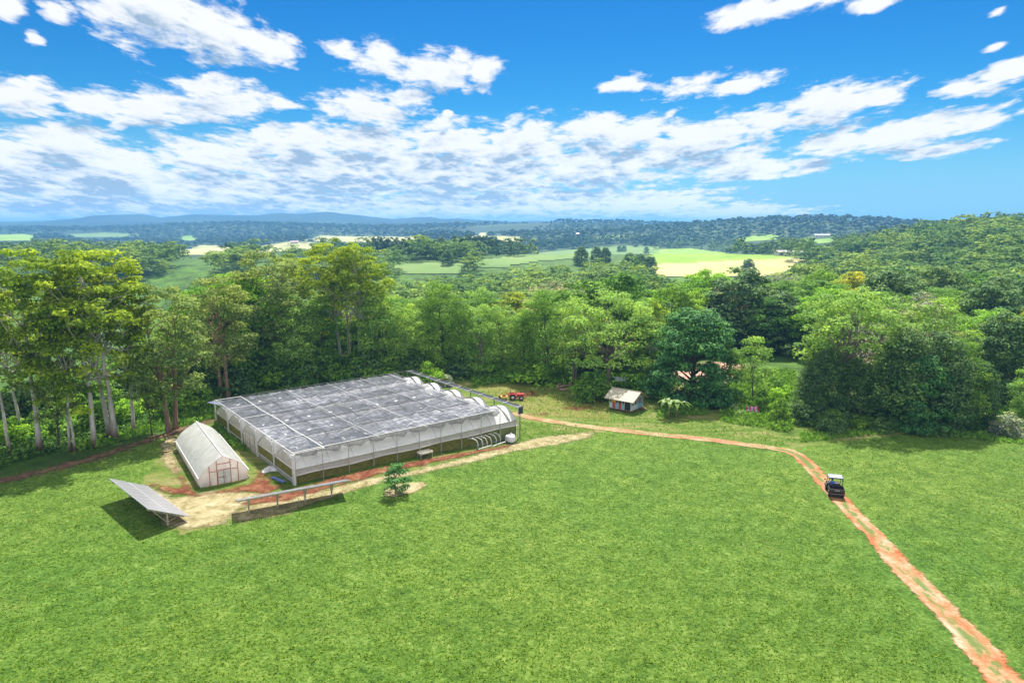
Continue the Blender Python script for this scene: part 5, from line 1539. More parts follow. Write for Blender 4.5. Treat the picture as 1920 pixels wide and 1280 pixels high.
MB().box(-0.35, 0.35, -0.22, 0.22, 0.02, 0.07).build("crate_base", m_black, t)
cb_ = MB()
for q in ((-0.35, 0.35, -0.22, -0.19), (-0.35, 0.35, 0.19, 0.22), (-0.35, -0.32, -0.19, 0.19), (0.32, 0.35, -0.19, 0.19)): cb_.box(*q, 0.07, 0.5)
cb_.build("crate_side", plain("dark_blue_plastic", (0.03, 0.05, 0.14), 0.5), t)

# ------------------------------------------------------------------ solar arrays
def panel_material():
    m, nt, bs = new_mat("solar_cells_sky_sheen")
    oc = objcoord(nt)
    br = N(nt, "ShaderNodeTexBrick"); br.offset = 0.0
    br.inputs["Color1"].default_value = (0.24, 0.24, 0.27, 1); br.inputs["Color2"].default_value = (0.27, 0.265, 0.295, 1); br.inputs["Mortar"].default_value = (0.33, 0.33, 0.36, 1)  # cells paled so their colour carries the sky's reflection
    br.inputs["Scale"].default_value = 1.0; br.inputs["Mortar Size"].default_value = 0.012; br.inputs["Brick Width"].default_value = 0.17; br.inputs["Row Height"].default_value = 0.17
    L(nt, oc, br.inputs["Vector"])
    L(nt, br.outputs["Color"], bs.inputs["Base Color"])
    bs.inputs["Roughness"].default_value = 0.30; bs.inputs["Specular IOR Level"].default_value = 0.5
    bs.inputs["Coat Weight"].default_value = 0.8; bs.inputs["Coat Roughness"].default_value = 0.22
    return m
m_cells = panel_material()
m_frame = plain("cream_galvanised_frame", (0.46, 0.42, 0.30), 0.45, 0.15, 3, metal=0.2)
m_pframe = plain("panel_frame", (0.40, 0.40, 0.42), 0.4, 0.1)
m_back = plain("panel_backsheet", (0.55, 0.55, 0.56), 0.6)
def solar(lab, M0, ang, length, depth, tilt, zc, ncol, feet):
    """axis along local x; local +y is the low side that faces the sun; zc is mid height over the ground"""
    S = thing("solar_array", lab, "solar panels", M0, ang)
    ct, st = math.cos(tilt), math.sin(tilt)
    def pt(x, s, up=0.0):     # s along the slope, + towards the low edge
        return Vector((x, s * ct + up * st, zc - s * st + up * ct))
    dw = length / ncol; hd = depth / 2
    for i in range(ncol):
        for j in range(2):
            x0, x1 = i * dw + 0.012, (i + 1) * dw - 0.012
            s0, s1 = (-hd + 0.012, -0.012) if j == 0 else (0.012, hd - 0.012)
            c = pt((x0 + x1) / 2, (s0 + s1) / 2)
            w2, d2 = (x1 - x0) / 2, (s1 - s0) / 2
            o = MB().box(-w2, w2, -d2, d2, -0.02, 0.018).build("panel", m_cells, S)
            o.location = c; o.rotation_euler = (-tilt, 0, 0)
            f = MB()
            f.box(-w2, w2, -d2 - 0.008, -d2 + 0.028, -0.024, 0.024).box(-w2, w2, d2 - 0.028, d2 + 0.008, -0.024, 0.024).box(-w2, -w2 + 0.03, -d2 + 0.028, d2 - 0.028, -0.024, 0.024).box(w2 - 0.03, w2, -d2 + 0.028, d2 - 0.028, -0.024, 0.024)
            f.build("frame", m_pframe, o)
    for s in (-hd * 0.72, -hd * 0.25, hd * 0.25, hd * 0.72):
        MB().beam(pt(0.02, s, -0.075), pt(length - 0.02, s, -0.075), 0.06, 0.09).build("purlin", m_frame, S)
    for x in feet:
        MB().beam(pt(x, -hd * 0.9, -0.17), pt(x, hd * 0.9, -0.17), 0.08, 0.1).build("rafter", m_frame, S)
        MB().beam((x, 0, -0.3), (x, 0, zc - 0.22), 0.11).build("post", m_frame, S)
        a = pt(x, -hd * 0.6, -0.22); b = pt(x, hd * 0.6, -0.22)
        MB().beam((x, 0.03, 0.22), (x, a.y, a.z), 0.05).build("strut", m_frame, S)
        MB().beam((x, -0.03, 0.28), (x, b.y, b.z), 0.05).build("strut", m_frame, S)
    return S
F1 = at(315, 985); F2 = at(247.5, 932)
ax = (F2 - F1); ax.z = 0
# local x runs from the far end to the near end so that +y (low side) faces away to the right
ang1 = math.atan2(-ax.y, -ax.x)
u1 = Vector((math.cos(ang1), math.sin(ang1), 0))
o0 = F2 - u1 * 0.6
solar("wide solar array leaning right beside the small greenhouse, glossy lilac-grey panels facing up", (o0.x, o0.y, float(hgt(o0.x, o0.y))), ang1, ax.length + 1.2, 3.4, R(27.5), 1.25, 8, (0.6, 0.6 + ax.length / 2, 0.6 + ax.length))
G1 = at(467, 961); G4 = at(622, 931)
ax2 = G4 - G1; ax2.z = 0
ang2 = math.atan2(ax2.y, ax2.x)
u2 = Vector((math.cos(ang2), math.sin(ang2), 0))
o2 = G1 - u2 * 0.9
solar("long low solar array seen edge-on before the greenhouse corner, four posts", (o2.x, o2.y, float(hgt(o2.x, o2.y))), ang2, ax2.length + 2.4, 2.0, R(17), 1.3, 9, [0.9 + ax2.length * k / 3 for k in range(4)])

# ------------------------------------------------------------------ the hut
def hut():
    A = at(1142, 766.5); B = at(1181, 772.5)
    d = B - A; d.z = 0
    ang = R(-39); W, D = 3.4, 3.3
    H = thing("hut", "little weatherboard hut with cream gable roof and red, blue and white panels", "hut", (A.x, A.y, float(hgt(A.x, A.y))), ang)
    blue = plain("pale_blue_boards", (0.22, 0.42, 0.55), 0.6, 0.15, 3); wht = plain("white_boards", (0.55, 0.57, 0.58), 0.6, 0.15, 3)
    red = plain("red_panel", (0.50, 0.07, 0.06), 0.5, 0.15, 3); yel = plain("orange_panel", (0.62, 0.30, 0.04), 0.5, 0.2, 3)
    dark = plain("dark_opening", (0.02, 0.02, 0.02), 0.6); cream = plain("cream_roof_sheet", (0.36, 0.32, 0.24), 0.5, 0.12, 1.5)
    glass = plain("window_glass", (0.10, 0.14, 0.12), 0.15, 0.3, 2); brownm = plain("brown_fascia", (0.25, 0.15, 0.09), 0.7)
    fl, ev, rg = 0.28, 1.78, 2.62
    MB().box(-0.05, W + 0.05, -0.05, D + 0.05, fl - 0.1, fl).build("floor", brownm, H)
    for x in (0.1, W / 2, W - 0.1):
        for y in (0.1, D / 2, D - 0.1): MB().box(x - 0.07, x + 0.07, y - 0.07, y + 0.07, -0.2, fl - 0.1).build("stump", m_dkst, H)
    # walls
    MB().box(0, W, 0, 0.05, fl, fl + 0.75).build("front_wall", blue, H)
    MB().box(0, W, 0.06, 0.09, fl + 0.76, ev).build("front_opening_shade", dark, H)  # black sheet standing in for the shade inside the hut
    MB().box(0, 0.05, 0.1, D, fl, ev).build("left_wall", blue, H)
    MB().box(0, W, D - 0.05, D, fl, ev).build("back_wall", wht, H)
    gw = MB()
    gw.box(W - 0.05, W, 0.1, D * 0.5, fl, fl + 0.62)
    gw.add([(W - 0.05, 0, ev), (W - 0.05, D, ev), (W - 0.05, D / 2, rg - 0.05), (W, 0, ev), (W, D, ev), (W, D / 2, rg - 0.05)], [(0, 1, 2), (3, 5, 4), (0, 3, 4, 1), (1, 4, 5, 2), (2, 5, 3, 0)])
    gw.box(W - 0.05, W, 0.1, D * 0.5, ev - 0.2, ev - 0.002)
    gw.build("gable_wall", wht, H)
    MB().add([(0, 0.1, ev), (0, D, ev), (0, D / 2, rg - 0.05)], [(0, 1, 2)]).build("gable_wall", blue, H)
    MB().box(W - 0.04, W - 0.01, D * 0.5, D - 0.05, fl, fl + 0.72).build("gable_wall", blue, H)
    for x0, x1, mt in ((0.55, 0.95, red), (1.5, 1.9, red)):
        MB().box(x0, x1, -0.03, -0.002, fl + 0.02, fl + 0.85).build("panel", mt, H)
    MB().box(0.1, 0.5, -0.03, -0.002, fl + 0.02, fl + 0.74).build("panel", wht, H)
    MB().box(0.35, 1.15, -0.05, 0.0, fl + 0.85, fl + 1.38).build("sign_board", yel, H)
    for x in (0.0, 1.35, 1.95, 2.32, W - 0.09):
        MB().box(x, x + 0.09, -0.025, 0.055 if x else 0.05, fl + 0.76, ev).build("post", wht, H)
    MB().box(1.35, 2.2, 0.01, 0.05, fl + 1.1, fl + 1.16).build("shelf", wht, H)
    dr = MB().box(2.41, W - 0.1, -0.012, -0.002, fl, fl + 1.45).build("door", dark, H)
    MB().box(2.36, 2.41, -0.03, 0.0, fl, fl + 1.48).build("door_frame", wht, dr)
    for y0, y1 in ((0.35, 0.8), (0.95, 1.4)):
        wd = MB().box(W - 0.03, W - 0.01, y0, y1, fl + 0.64, ev - 0.22).build("window", glass, H)
        fr = MB()
        for q in ((y0 - 0.05, y0, fl + 0.62, ev - 0.2), (y1, y1 + 0.05, fl + 0.62, ev - 0.2)): fr.box(W - 0.04, W + 0.02, *q)
        fr.box(W - 0.045, W + 0.015, y0 - 0.045, y1 + 0.045, ev - 0.23, ev - 0.19).box(W - 0.045, W + 0.015, y0 - 0.045, y1 + 0.045, fl + 0.61, fl + 0.65)
        fr.build("window_frame", wht, wd)
    for y in (0.0, D * 0.52, D - 0.1):
        MB().box(W - 0.1, W + 0.02, y, y + 0.1, fl - 0.3 if y else fl, ev).build("post", wht, H)
    for z in (fl + 0.9, fl + 1.2):
        MB().beam((W - 0.02, D * 0.55, z), (W - 0.02, D - 0.1, z), 0.05).build("rail", wht, H)
    # roof: two slopes with an overhang
    for sgn in (0, 1):
        e = -0.45 if sgn == 0 else D + 0.45
        slope = (rg - ev) / (D / 2)
        ze = ev - 0.45 * slope
        V = [(-0.55, e, ze), (W + 0.55, e, ze), (W + 0.55, D / 2, rg), (-0.55, D / 2, rg)]
        mb = MB(); b = 0.06
        V2 = [(x, y, z + b) for x, y, z in V]
        mb.add(V + V2, [(0, 3, 2, 1), (4, 5, 6, 7), (0, 1, 5, 4), (1, 2, 6, 5), (2, 3, 7, 6), (3, 0, 4, 7)])
        mb.build("roof", cream, H)
        MB().beam((W + 0.57, e, ze + 0.0), (W + 0.57, D / 2, rg + 0.0), 0.04, 0.13).build("barge_board", brownm, H)
        MB().beam((-0.57, e, ze), (-0.57, D / 2, rg), 0.04, 0.13).build("barge_board", brownm, H)
    MB().tube([(-0.58, D / 2, rg + 0.07), (W + 0.58, D / 2, rg + 0.07)], 0.06, 6).build("ridge_cap", cream, H)
    # steps at the rear of the right side
    sb = MB()
    for k in range(3): sb.box(W + 0.1 + 0.25 * k, W + 0.34 + 0.25 * k, D - 0.9, D - 0.1, -0.1, fl - 0.02 - 0.09 * k)
    sb.build("steps", brownm, H)
    for y in (D - 0.95, D - 0.05):
        MB().beam((W + 0.7, y, 0), (W + 0.7, y, 1.05), 0.06).build("rail_post", brownm, H)
        MB().beam((W + 0.05, y, 1.2), (W + 0.75, y, 0.95), 0.05).build("hand_rail", brownm, H)
hut()

# white trough on a stand behind the hut
t = thing("water_trough", "small bluish-white trough on thin legs in the grass behind the hut", "trough", at(1162, 726), R(8))
tr_ = MB().box(-0.9, 0.9, -0.4, 0.4, 1.0, 1.06)
for q in ((-0.9, 0.9, -0.4, -0.34), (-0.9, 0.9, 0.34, 0.4), (-0.9, -0.84, -0.34, 0.34), (0.84, 0.9, -0.34, 0.34)): tr_.box(*q, 1.06, 1.6)
tr_.build("basin", plain("bluish_white_plastic", (0.5, 0.55, 0.66), 0.4), t)
for x in (-0.8, 0.8):
    for y in (-0.33, 0.33): MB().box(x - 0.04, x + 0.04, y - 0.04, y + 0.04, -0.2, 1.0).build("leg", m_galv, t)

# ------------------------------------------------------------------ banana plant
def banana():
    p = at(1258, 783)
    t = thing("banana_plant", "banana plant with broad bright leaves on the grass right of the hut", "plant", p)
    t.scale = (1.25, 1.25, 1.2)
    r_ = np.random.default_rng(12)
    m_stem = plain("banana_stem", (0.16, 0.17, 0.06), 0.7, 0.3, 3); 
    m_leaf, nt, bs = new_mat("banana_leaf")
    oc = objcoord(nt); n_ = noise(nt, oc, 2.5, 4); r__ = ramp(nt, [(0.3, (0.09, 0.2, 0.02)), (0.7, (0.26, 0.38, 0.06))]); L(nt, n_.outputs[0], r__.inputs[0]); L(nt, r__.outputs[0], bs.inputs["Base Color"])
    tr = N(nt, "ShaderNodeBsdfTranslucent"); L(nt, r__.outputs[0], tr.inputs[0]); mx = N(nt, "ShaderNodeMixShader"); mx.inputs[0].default_value = 0.45
    L(nt, bs.outputs[0], mx.inputs[1]); L(nt, tr.outputs[0], mx.inputs[2]); L(nt, mx.outputs[0], nt.nodes["Material Output"].inputs[0])
    for (sx, sy, h) in ((-0.25, 0, 1.5), (0.55, 0.2, 1.3)):
        MB().tube([(sx, sy, -0.1), (sx * 1.02, sy, h * 0.5), (sx * 1.1, sy, h)], [0.14, 0.11, 0.07], 8).build("stem", m_stem, t, True)
        n = 8
        for k in range(n):
            a = 2 * math.pi * k / n + r_.uniform(-0.3, 0.3); ln = r_.uniform(1.3, 1.9); up = r_.uniform(0.5, 1.3)
            d = Vector((math.cos(a), math.sin(a), 0)); s = Vector((-math.sin(a), math.cos(a), 0))
            V = []
            for i in range(9):
                q = i / 8
                c = Vector((sx * 1.1, sy, h)) + d * ln * q * 0.9 + Vector((0, 0, up * (1.7 * q - 1.75 * q * q)))
                w = 0.27 * math.sin(math.pi * min(1, 0.08 + q * 0.92)) ** 0.6
                V += [c - s * w + Vector((0, 0, 0.10 * w / 0.27)), c, c + s * w + Vector((0, 0, 0.10 * w / 0.27))]
            F = []
            for i in range(8):
                F += [(3 * i, 3 * i + 1, 3 * i + 4, 3 * i + 3), (3 * i + 1, 3 * i + 2, 3 * i + 5, 3 * i + 4)]
            link_mesh("leaf", V, F, m_leaf, t, True)
banana()

# ------------------------------------------------------------------ tarps and seat by the meadow
m_tarp = plain("white_tarp", (0.60, 0.58, 0.62), 0.55, 0.12, 3)
crumple("tarp", at(1383, 768), 1.0, 0.55, 1.0, m_tarp, "lilac-white tarp heaped in the grass, the upper of two", "tarp", 21, -0.5)
crumple("tarp", at(1392, 777), 1.0, 0.5, 0.7, m_tarp, "white tarp heaped in the grass, the lower of two", "tarp", 22, 0.2)
t = thing("lounge_seat", "pink and white striped seat cushion on a frame by the white tarps", "seat", at(1410, 776), R(-10))
m_pk = plain("pink_stripe", (0.62, 0.06, 0.25), 0.6, 0.1)
for k in range(7):
    MB().box(-0.84 + k * 0.24, -0.84 + (k + 1) * 0.24 - 0.003, -0.35, 0.35, 0.42, 0.55).build("cushion_stripe", m_pk if k % 2 == 0 else m_tarp, t)
for k in range(7):
    o = MB().box(-0.84 + k * 0.24, -0.84 + (k + 1) * 0.24 - 0.003, 0.36, 0.48, 0.45, 0.95).build("backrest_stripe", m_pk if k % 2 == 0 else m_tarp, t)
MB().box(-0.86, 0.86, -0.36, 0.48, 0.36, 0.417).build("frame", m_white, t)
for x in (-0.78, 0.78):
    for y in (-0.28, 0.4): MB().box(x - 0.03, x + 0.03, y - 0.03, y + 0.03, -0.1, 0.36).build("leg", m_white, t)

# ------------------------------------------------------------------ fallen logs by the trees
m_log = bark("weathered_log", (0.20, 0.12, 0.09), (0.42, 0.29, 0.23), (0.6, 3, 3))
for i, (px, py, ln, rz, lab) in enumerate([(1062, 726, 3.4, 0.5, "pale fallen log on red earth below the round pale tree, upper log"), (1080, 733, 5.0, -0.12, "long grey fallen log in shade left of the green shrub, lower log"), (1048, 722, 2.2, 1.1, "short broken log leaning on the earth heap below the pale tree")]):
    q = at(px, py)
    r_ = np.random.default_rng(90 + i)
    o = MB().tube([(-ln / 2, 0, 0.16), (-ln / 6, r_.normal() * 0.12, 0.2), (ln / 6, r_.normal() * 0.12, 0.24), (ln / 2, 0, 0.3)], [0.2, 0.18, 0.16, 0.1], 8).build("fallen_log", m_log, None, True)
    o.location = q; o.rotation_euler = (0, 0, rz); tag(o, lab, "log")
    MB().tube([(ln / 6, 0.05, 0.22), (ln / 4, 0.4, 0.55), (ln / 3.4, 0.75, 0.7)], [0.08, 0.06, 0.03], 6).build("branch_stub", m_log, o)

# ------------------------------------------------------------------ tractor and its trailer
m_redp = plain("red_tractor_paint", (0.50, 0.02, 0.035), 0.35, 0.15, 3)
m_tyre = plain("tyre_rubber", (0.025, 0.025, 0.025), 0.85, 0.3, 5)
m_rim = plain("grey_rim", (0.5, 0.5, 0.48), 0.5)
def tractor():
    t = thing("tractor", "small red tractor parked on the grass beyond the greenhouse", "tractor", at(967, 749), R(3))
    t.scale = (0.82, 0.82, 0.82)
    # heads along +x
    soften(MB().box(0.15, 1.35, -0.32, 0.32, 0.62, 1.12).build("hood", m_redp, t), 0.08, 3)
    soften(MB().box(1.33, 1.44, -0.28, 0.28, 0.6, 1.02).build("grille", m_dkst, t), 0.03)
    MB().box(-0.9, 1.3, -0.2, 0.2, 0.42, 0.62).build("chassis", m_dkst, t)
    for s in (-1, 1):
        n = 8; V = []
        for i in range(n + 1):
            a = math.pi * (0.02 + 0.8 * i / n)
            V += [(-0.55 + 0.62 * math.cos(a), s * 0.36, 0.55 + 0.62 * math.sin(a)), (-0.55 + 0.62 * math.cos(a), s * 0.74, 0.55 + 0.62 * math.sin(a))]
        o = MB().add(V, [(2 * i, 2 * i + 1, 2 * i + 3, 2 * i + 2) for i in range(n)]).build("mudguard", m_redp, t)
        sm = o.modifiers.new("thick", "SOLIDIFY"); sm.thickness = 0.03
        for (x, r_, w, z) in ((-0.55, 0.55, 0.3, 0.55), (0.95, 0.40, 0.22, 0.40)):
            wh = thing_part("wheel", t, (x, s * 0.58, z))
            MB().disc_wheel((0, 0, 0), r_, w, 20, 'y', 0.03).build("tyre", m_tyre, wh)
            MB().disc_wheel((0, 0, 0), r_ * 0.55, w + 0.03, 14, 'y').build("rim", m_rim, wh)
    soften(MB().box(-0.75, -0.3, -0.24, 0.24, 0.85, 0.97).build("seat", m_black, t), 0.04)
    soften(MB().box(-0.82, -0.73, -0.24, 0.24, 0.9, 1.32).build("backrest", m_black, t), 0.03)
    MB().tube([(0.1, 0, 1.0), (-0.08, 0, 1.3)], 0.025, 6).build("steering_column", m_dkst, t)
    MB().tube([(-0.1 + 0.05 * math.cos(a) , 0.19 * math.sin(a), 1.3 + 0.17 * math.cos(a)) for a in [2 * math.pi * k / 12 for k in range(13)]], 0.018, 5).build("steering_wheel", m_black, t)
    MB().tube([(0.9, 0.2, 1.1), (0.9, 0.2, 1.55)], 0.035, 6).build("exhaust", m_dkst, t)
    MB().tube([(-0.9, -0.5, 0.7), (-0.92, -0.5, 1.75), (-0.92, 0.5, 1.75), (-0.9, 0.5, 0.7)], 0.03, 6).build("roll_bar", m_dkst, t)
    for s in (-1, 1): MB().disc_wheel((1.45, s * 0.2, 0.9), 0.07, 0.04, 10, 'x').build("headlight", m_white, t)
def thing_part(name, parent, loc):
    o = bpy.data.objects.new(name, None); COL.objects.link(o); o.parent = parent; o.location = loc; return o
tractor()
def implement():
    t = thing("slasher", "rusty yellow implement with two wheels coupled behind the red tractor", "implement", at(946, 748), R(3))
    t.scale = (0.85, 0.85, 0.85)
    m_y = plain("rusty_yellow", (0.5, 0.27, 0.03), 0.6, 0.35, 4); m_rust = plain("rust", (0.25, 0.08, 0.03), 0.8, 0.4, 4)
    soften(MB().box(-0.7, 0.5, -0.55, 0.55, 0.35, 0.55).build("deck", m_y, t), 0.05)
    MB().box(-0.4, 0.2, -0.2, 0.2, 0.552, 0.78).build("gearbox", m_rust, t)
    for s in (-1, 1):
        MB().beam((0.45, s * 0.35, 0.5), (1.05, s * 0.1, 0.75), 0.07).build("hitch_arm", m_rust, t)
        MB().beam((0.3, s * 0.4, 0.55), (-0.2, 0, 1.1), 0.06).build("frame", m_y, t)
        MB().disc_wheel((-0.75, s * 0.5, 0.22), 0.22, 0.14, 14, 'y').build("wheel", m_tyre, t)
    MB().tube([(-1.1, 0, 0.5), (-0.7, 0, 0.7)], 0.05, 6).build("tail_bar", m_rust, t)
implement()

# ------------------------------------------------------------------ the farm buggy and its driver
def buggy():
    p = at(1568, 934)
    hd = R(-16)
    t = thing("farm_buggy", "dark farm buggy with pale roof and open tray driving away along the dirt track", "buggy", p, hd)
    t.scale = (0.9, 0.9, 0.9)
    m_body = plain("maroon_black_plastic", (0.035, 0.025, 0.03), 0.4, 0.3, 3); m_roof = plain("pale_lilac_roof", (0.27, 0.28, 0.40), 0.4, 0.06)
    m_cage = plain("navy_tube", (0.03, 0.03, 0.06), 0.4)
    # +y is forward; rear at y = -0.2
    for s in (-1, 1):
        for y in (0.35, 2.3):
            wh = thing_part("wheel", t, (s * 0.62, y, 0.32))
            MB().disc_wheel((0, 0, 0), 0.32, 0.26, 20, 'x', 0.04).build("tyre", m_tyre, wh)
            MB().disc_wheel((0, 0, 0), 0.17, 0.28, 12, 'x').build("rim", m_rim, wh)
            MB().sheet(lambda u, v: (s * (0.46 + 0.32 * v), y + 0.42 * math.cos(math.pi * (0.05 + 0.9 * u)), 0.34 + 0.40 * math.sin(math.pi * (0.05 + 0.9 * u))), 8, 2).build("mudguard", m_body, t)
    MB().box(-0.45, 0.45, -0.1, 2.6, 0.32, 0.46).build("chassis", m_black, t)
    soften(MB().box(-0.66, 0.66, 1.95, 2.75, 0.52, 0.92).build("hood", m_body, t), 0.09, 3)
    MB().box(-0.62, 0.62, 0.95, 1.95, 0.46, 0.5).build("floor", m_black, t)
    # tray
    MB().box(-0.70, 0.70, -0.15, 0.92, 0.72, 0.76).build("tray_floor", m_black, t)
    for s in (-1, 1): soften(MB().box(s * 0.70 - 0.03, s * 0.70 + 0.03, -0.15, 0.92, 0.762, 1.05).build("tray_side", m_body, t), 0.015)
    soften(MB().box(-0.66, 0.66, 0.87, 0.92, 0.762, 1.08).build("tray_front", m_body, t), 0.015)
    tg = soften(MB().box(-0.72, 0.72, -0.21, -0.155, 0.70, 1.05).build("tailgate", m_body, t), 0.02)
    MB().box(-0.22, 0.22, -0.222, -0.2115, 0.90, 0.945).build("badge", m_white, tg)
    for s in (-1, 1): MB().box(s * 0.6 - 0.06, s * 0.6 + 0.06, -0.2, -0.12, 0.52, 0.64).build("tail_light", plain("red_lens", (0.4, 0.02, 0.02), 0.25), t)
    MB().box(-0.5, 0.5, -0.16, -0.1, 0.46, 0.58).build("rear_bumper", m_dkst, t)
    # seat
    soften(MB().box(-0.6, 0.6, 1.0, 1.45, 0.62, 0.78).build("seat", m_black, t), 0.04)
    soften(MB().box(-0.6, 0.6, 0.94, 1.04, 0.80, 1.12).build("backrest", m_black, t), 0.04)
    # cage and roof
    for s in (-1, 1):
        MB().tube([(s * 0.68, 0.96, 0.5), (s * 0.66, 0.96, 1.2), (s * 0.60, 0.92, 1.84)], 0.028, 6).build("cage_tube", m_cage, t)
        MB().tube([(s * 0.68, 2.2, 0.9), (s * 0.62, 1.75, 1.84)], 0.028, 6).build("cage_tube", m_cage, t)
        MB().tube([(s * 0.60, 0.92, 1.84), (s * 0.62, 1.75, 1.84)], 0.028, 6).build("cage_tube", m_cage, t)
    soften(MB().box(-0.68, 0.68, 0.84, 1.95, 1.87, 1.92).build("roof", m_roof, t), 0.02)
    MB().box(-0.69, 0.69, 0.80, 0.838, 1.82, 1.915).build("roof_edge", m_cage, t)
    MB().tube([(-0.3, 1.95, 0.95), (-0.3, 1.7, 1.08)], 0.02, 6).build("steering_column", m_black, t)
    MB().tube([(-0.3 + 0.17 * math.cos(a), 1.68 + 0.05 * math.sin(a), 1.1 + 0.16 * math.sin(a)) for a in [2 * math.pi * k / 14 for k in range(15)]], 0.015, 5).build("steering_wheel", m_black, t)
    for s in (-1, 1):
        MB().tube([(s * 0.66, 1.95, 1.25), (s * 0.84, 1.92, 1.3)], 0.012, 5).build("mirror_arm", m_black, t)
        soften(MB().box(s * 0.88 - 0.06, s * 0.88 + 0.06, 1.90, 1.94, 1.22, 1.38).build("mirror", m_black, t), 0.015)
        MB().disc_wheel((s * 0.45, 2.76, 0.78), 0.08, 0.05, 12, 'y').build("headlight", m_white, t)
    return t, p, hd
bg_, bp, bh = buggy()

def person(name, label, loc, rz):
    """seated driver grown as one skinned body: hips, spine, head, limbs, hands with separate fingers"""
    V = []; E = []; Rr = []
    def v(x, y, z, r): V.append((x, y, z)); Rr.append(r); return len(V) - 1
    def ch(par, pts):
        for q in pts:
            i = v(*q); E.append((par, i)); par = i
        return par
    root = v(0, 0, 0.86, 0.16)
    chest = ch(root, [(0, -0.03, 1.02, 0.15), (0, -0.04, 1.2, 0.17)])
    neck = ch(chest, [(0, -0.03, 1.36, 0.10), (0, 0.0, 1.44, 0.058)])
    ch(neck, [(0, 0.01, 1.52, 0.085), (0, 0.015, 1.62, 0.095), (0, 0.01, 1.68, 0.06)])
    for s in (-1, 1):
        sh = ch(chest, [(s * 0.17, -0.02, 1.32, 0.075), (s * 0.24, 0.08, 1.14, 0.05), (s * 0.20, 0.30, 1.10, 0.04)])
        wr = ch(sh, [(s * 0.15, 0.5, 1.16, 0.028), (s * 0.145, 0.54, 1.18, 0.034)])
        for k in range(4):
            o = (k - 1.5) * 0.02
            ch(wr, [(s * 0.145 + o, 0.59, 1.20, 0.009), (s * 0.145 + o, 0.615 - abs(o) * 0.2, 1.185, 0.0085), (s * 0.145 + o, 0.605, 1.155, 0.008)])
        ch(wr, [(s * 0.11, 0.565, 1.165, 0.010), (s * 0.10, 0.59, 1.15, 0.009)])
        ch(root, [(s * 0.1, 0.05, 0.86, 0.1), (s * 0.14, 0.42, 0.90, 0.075), (s * 0.15, 0.52, 0.82, 0.06), (s * 0.15, 0.55, 0.56, 0.042), (s * 0.15, 0.58, 0.53, 0.045), (s * 0.16, 0.74, 0.52, 0.035)])
    me = bpy.data.meshes.new("body"); me.from_pydata(V, E, [])
    o = bpy.data.objects.new(name, me); COL.objects.link(o)
    sk = o.modifiers.new("skin", "SKIN")
    for i, d in enumerate(me.skin_vertices[0].data): d.radius = (Rr[i], Rr[i])
    me.skin_vertices[0].data[root].use_root = True
    sb = o.modifiers.new("smooth", "SUBSURF"); sb.levels = 1; sb.render_levels = 1
    m, nt, bs = new_mat("clothed_figure")
    sx = N(nt, "ShaderNodeSeparateXYZ"); L(nt, objcoord(nt), sx.inputs[0])
    # trousers below the waist and forward, skin above the collar, blue shirt between
    def step(a, e):
        mr = N(nt, "ShaderNodeMapRange"); mr.inputs[1].default_value = e - 0.004; mr.inputs[2].default_value = e + 0.004; L(nt, a, mr.inputs[0]); return mr.outputs[0]
    c = mixc(nt, step(sx.outputs[2], 0.96), (0.03, 0.03, 0.045), (0.02, 0.13, 0.42))
    c = mixc(nt, step(sx.outputs[2], 1.42), c, (0.42, 0.24, 0.16))
    c = mixc(nt, math_(nt, "MULTIPLY", step(sx.outputs[1], 0.34), step(sx.outputs[2], 1.0)), c, (0.42, 0.24, 0.16))
    L(nt, c, bs.inputs["Base Color"]); bs.inputs["Roughness"].default_value = 0.8
    me.materials.append(m)
    o.location = loc; o.rotation_euler = (0, 0, rz); o.scale = (0.9, 0.9, 0.9)
    cap = MB().sheet(lambda u, v_: (0.115 * math.sin(math.pi / 2 * v_) * math.cos(2 * math.pi * u), 0.015 + 0.125 * math.sin(math.pi / 2 * v_) * math.sin(2 * math.pi * u), 1.63 + 0.125 * math.cos(math.pi / 2 * v_)), 16, 6)
    cap.box(-0.09, 0.09, 0.12, 0.24, 1.625, 1.64)
    cap.build("cap", plain("dark_cap", (0.03, 0.03, 0.06), 0.8), o, True)
    MB().sheet(lambda u, v_: (0.10 * math.cos(math.pi * (1 + u)), 0.01 + 0.112 * math.sin(math.pi * (1 + u)), 1.63 - 0.1 * v_), 10, 3).build("hair", plain("dark_hair", (0.04, 0.025, 0.015), 0.8), o, True)
    fc = MB()
    for s in (-1, 1):
        fc.disc_wheel((s * 0.035, 0.112, 1.585), 0.012, 0.012, 8, 'y')
        fc.box(s * 0.098 - 0.01, s * 0.098 + 0.01, -0.01, 0.03, 1.55, 1.61)
    fc.tube([(0, 0.10, 1.59), (0, 0.135, 1.555), (0, 0.11, 1.545)], [0.012, 0.018, 0.012], 6)
    fc.box(-0.025, 0.025, 0.105, 0.112, 1.515, 1.522)
    fc.build("face", plain("face_features", (0.25, 0.13, 0.09), 0.7), o)
    return tag(o, label, "person")
c_, s_ = math.cos(bh), math.sin(bh)
lx, ly = -0.27, 1.045
person("person", "driver in a blue shirt and dark cap, seen from behind in the farm buggy", (bp.x + lx * c_ - ly * s_, bp.y + lx * s_ + ly * c_, bp.z + 0.01), bh)

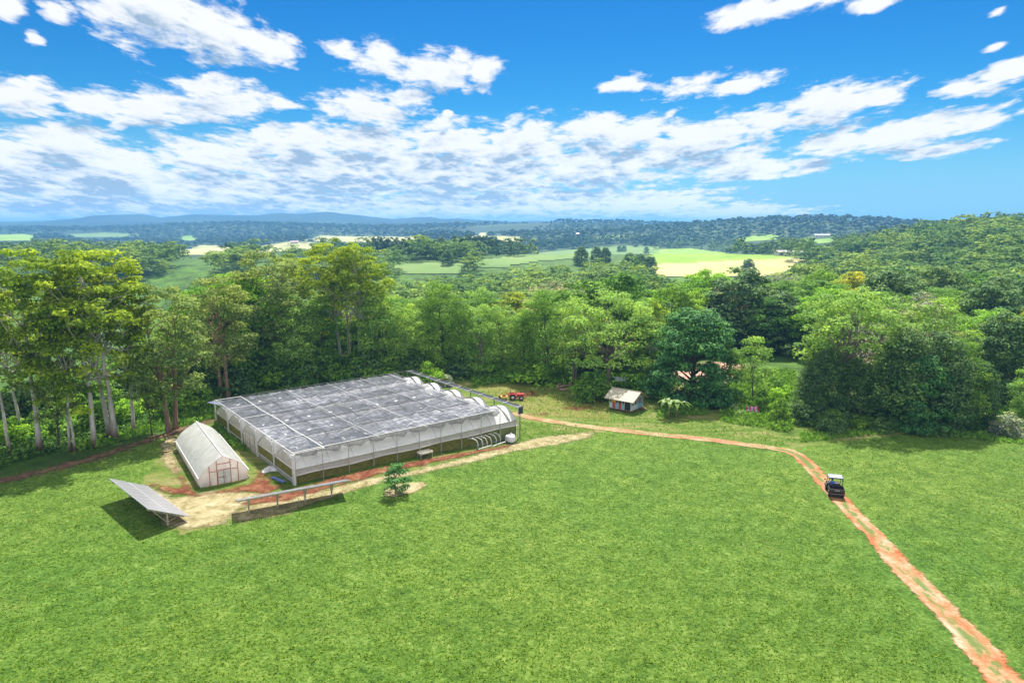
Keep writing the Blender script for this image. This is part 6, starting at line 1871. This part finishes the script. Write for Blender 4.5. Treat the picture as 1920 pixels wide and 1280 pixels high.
# ------------------------------------------------------------------ far houses
m_hw = plain("far_house_wall", (0.55, 0.53, 0.48), 0.7); m_hr = plain("far_house_roof", (0.42, 0.42, 0.41), 0.4, 0.1, 0.5)
m_hr2 = plain("far_house_dull_roof", (0.25, 0.22, 0.2), 0.6)
def far_house(px, py, w, d, h, rz, lab, roof, cat="house"):
    p = at(px, py)
    t = thing("far_house", lab, cat, (p.x, p.y, p.z), rz)
    MB().box(-w / 2, w / 2, -d / 2, d / 2, -2, h).build("wall", m_hw, t)
    mb = MB(); o = 0.8; rh = d * 0.22
    V = [(-w / 2 - o, -d / 2 - o, h - 0.1), (w / 2 + o, -d / 2 - o, h - 0.1), (w / 2 + o, d / 2 + o, h - 0.1), (-w / 2 - o, d / 2 + o, h - 0.1), (-w / 2 - o, 0, h + rh), (w / 2 + o, 0, h + rh)]
    mb.add(V, [(0, 1, 5, 4), (2, 3, 4, 5), (0, 4, 3), (1, 2, 5), (0, 3, 2, 1)]).build("roof", roof, t)
    nwin = max(2, int(w / 4))
    for k in range(nwin):
        x = -w / 2 + w * (k + 0.5) / nwin
        MB().box(x - 0.7, x + 0.7, -d / 2 - 0.05, -d / 2 + 0.02, h * 0.35, h * 0.75).build("window", m_dkst, t)
for a in [(957, 438, 14, 9, 4.5, 0.3, "white-roofed farmhouse below the far ridge, left of the distant pair", m_hr), (1062, 444, 18, 9, 4.5, 0.1, "long white-roofed house among trees on the far ridge", m_hr), (1088, 443, 14, 9, 4.5, -0.3, "smaller white house right of the long far house", m_hr),
          (1540, 446, 26, 9, 4.5, 0.1, "long white shed at the foot of the blue hill", m_hr), (1466, 480, 9, 6, 3, 0.2, "small dark-roofed shed at the right end of the bright field", m_hr2), (1487, 481, 12, 6, 3, 0.05, "pale shed at the right end of the dry field", m_hr),
          (100, 483, 16, 10, 4, -0.2, "grey-roofed farmhouse in the trees beyond the left gums", m_hr2), (552, 457, 14, 8, 4, 0.4, "pink-roofed farmhouse on the far left paddock", plain("pink_roof", (0.5, 0.3, 0.27), 0.6)), (1000, 440, 12, 8, 5, 0.0, "pale farmhouse between far paddocks and ridge", m_hr)]:
    far_house(*a)
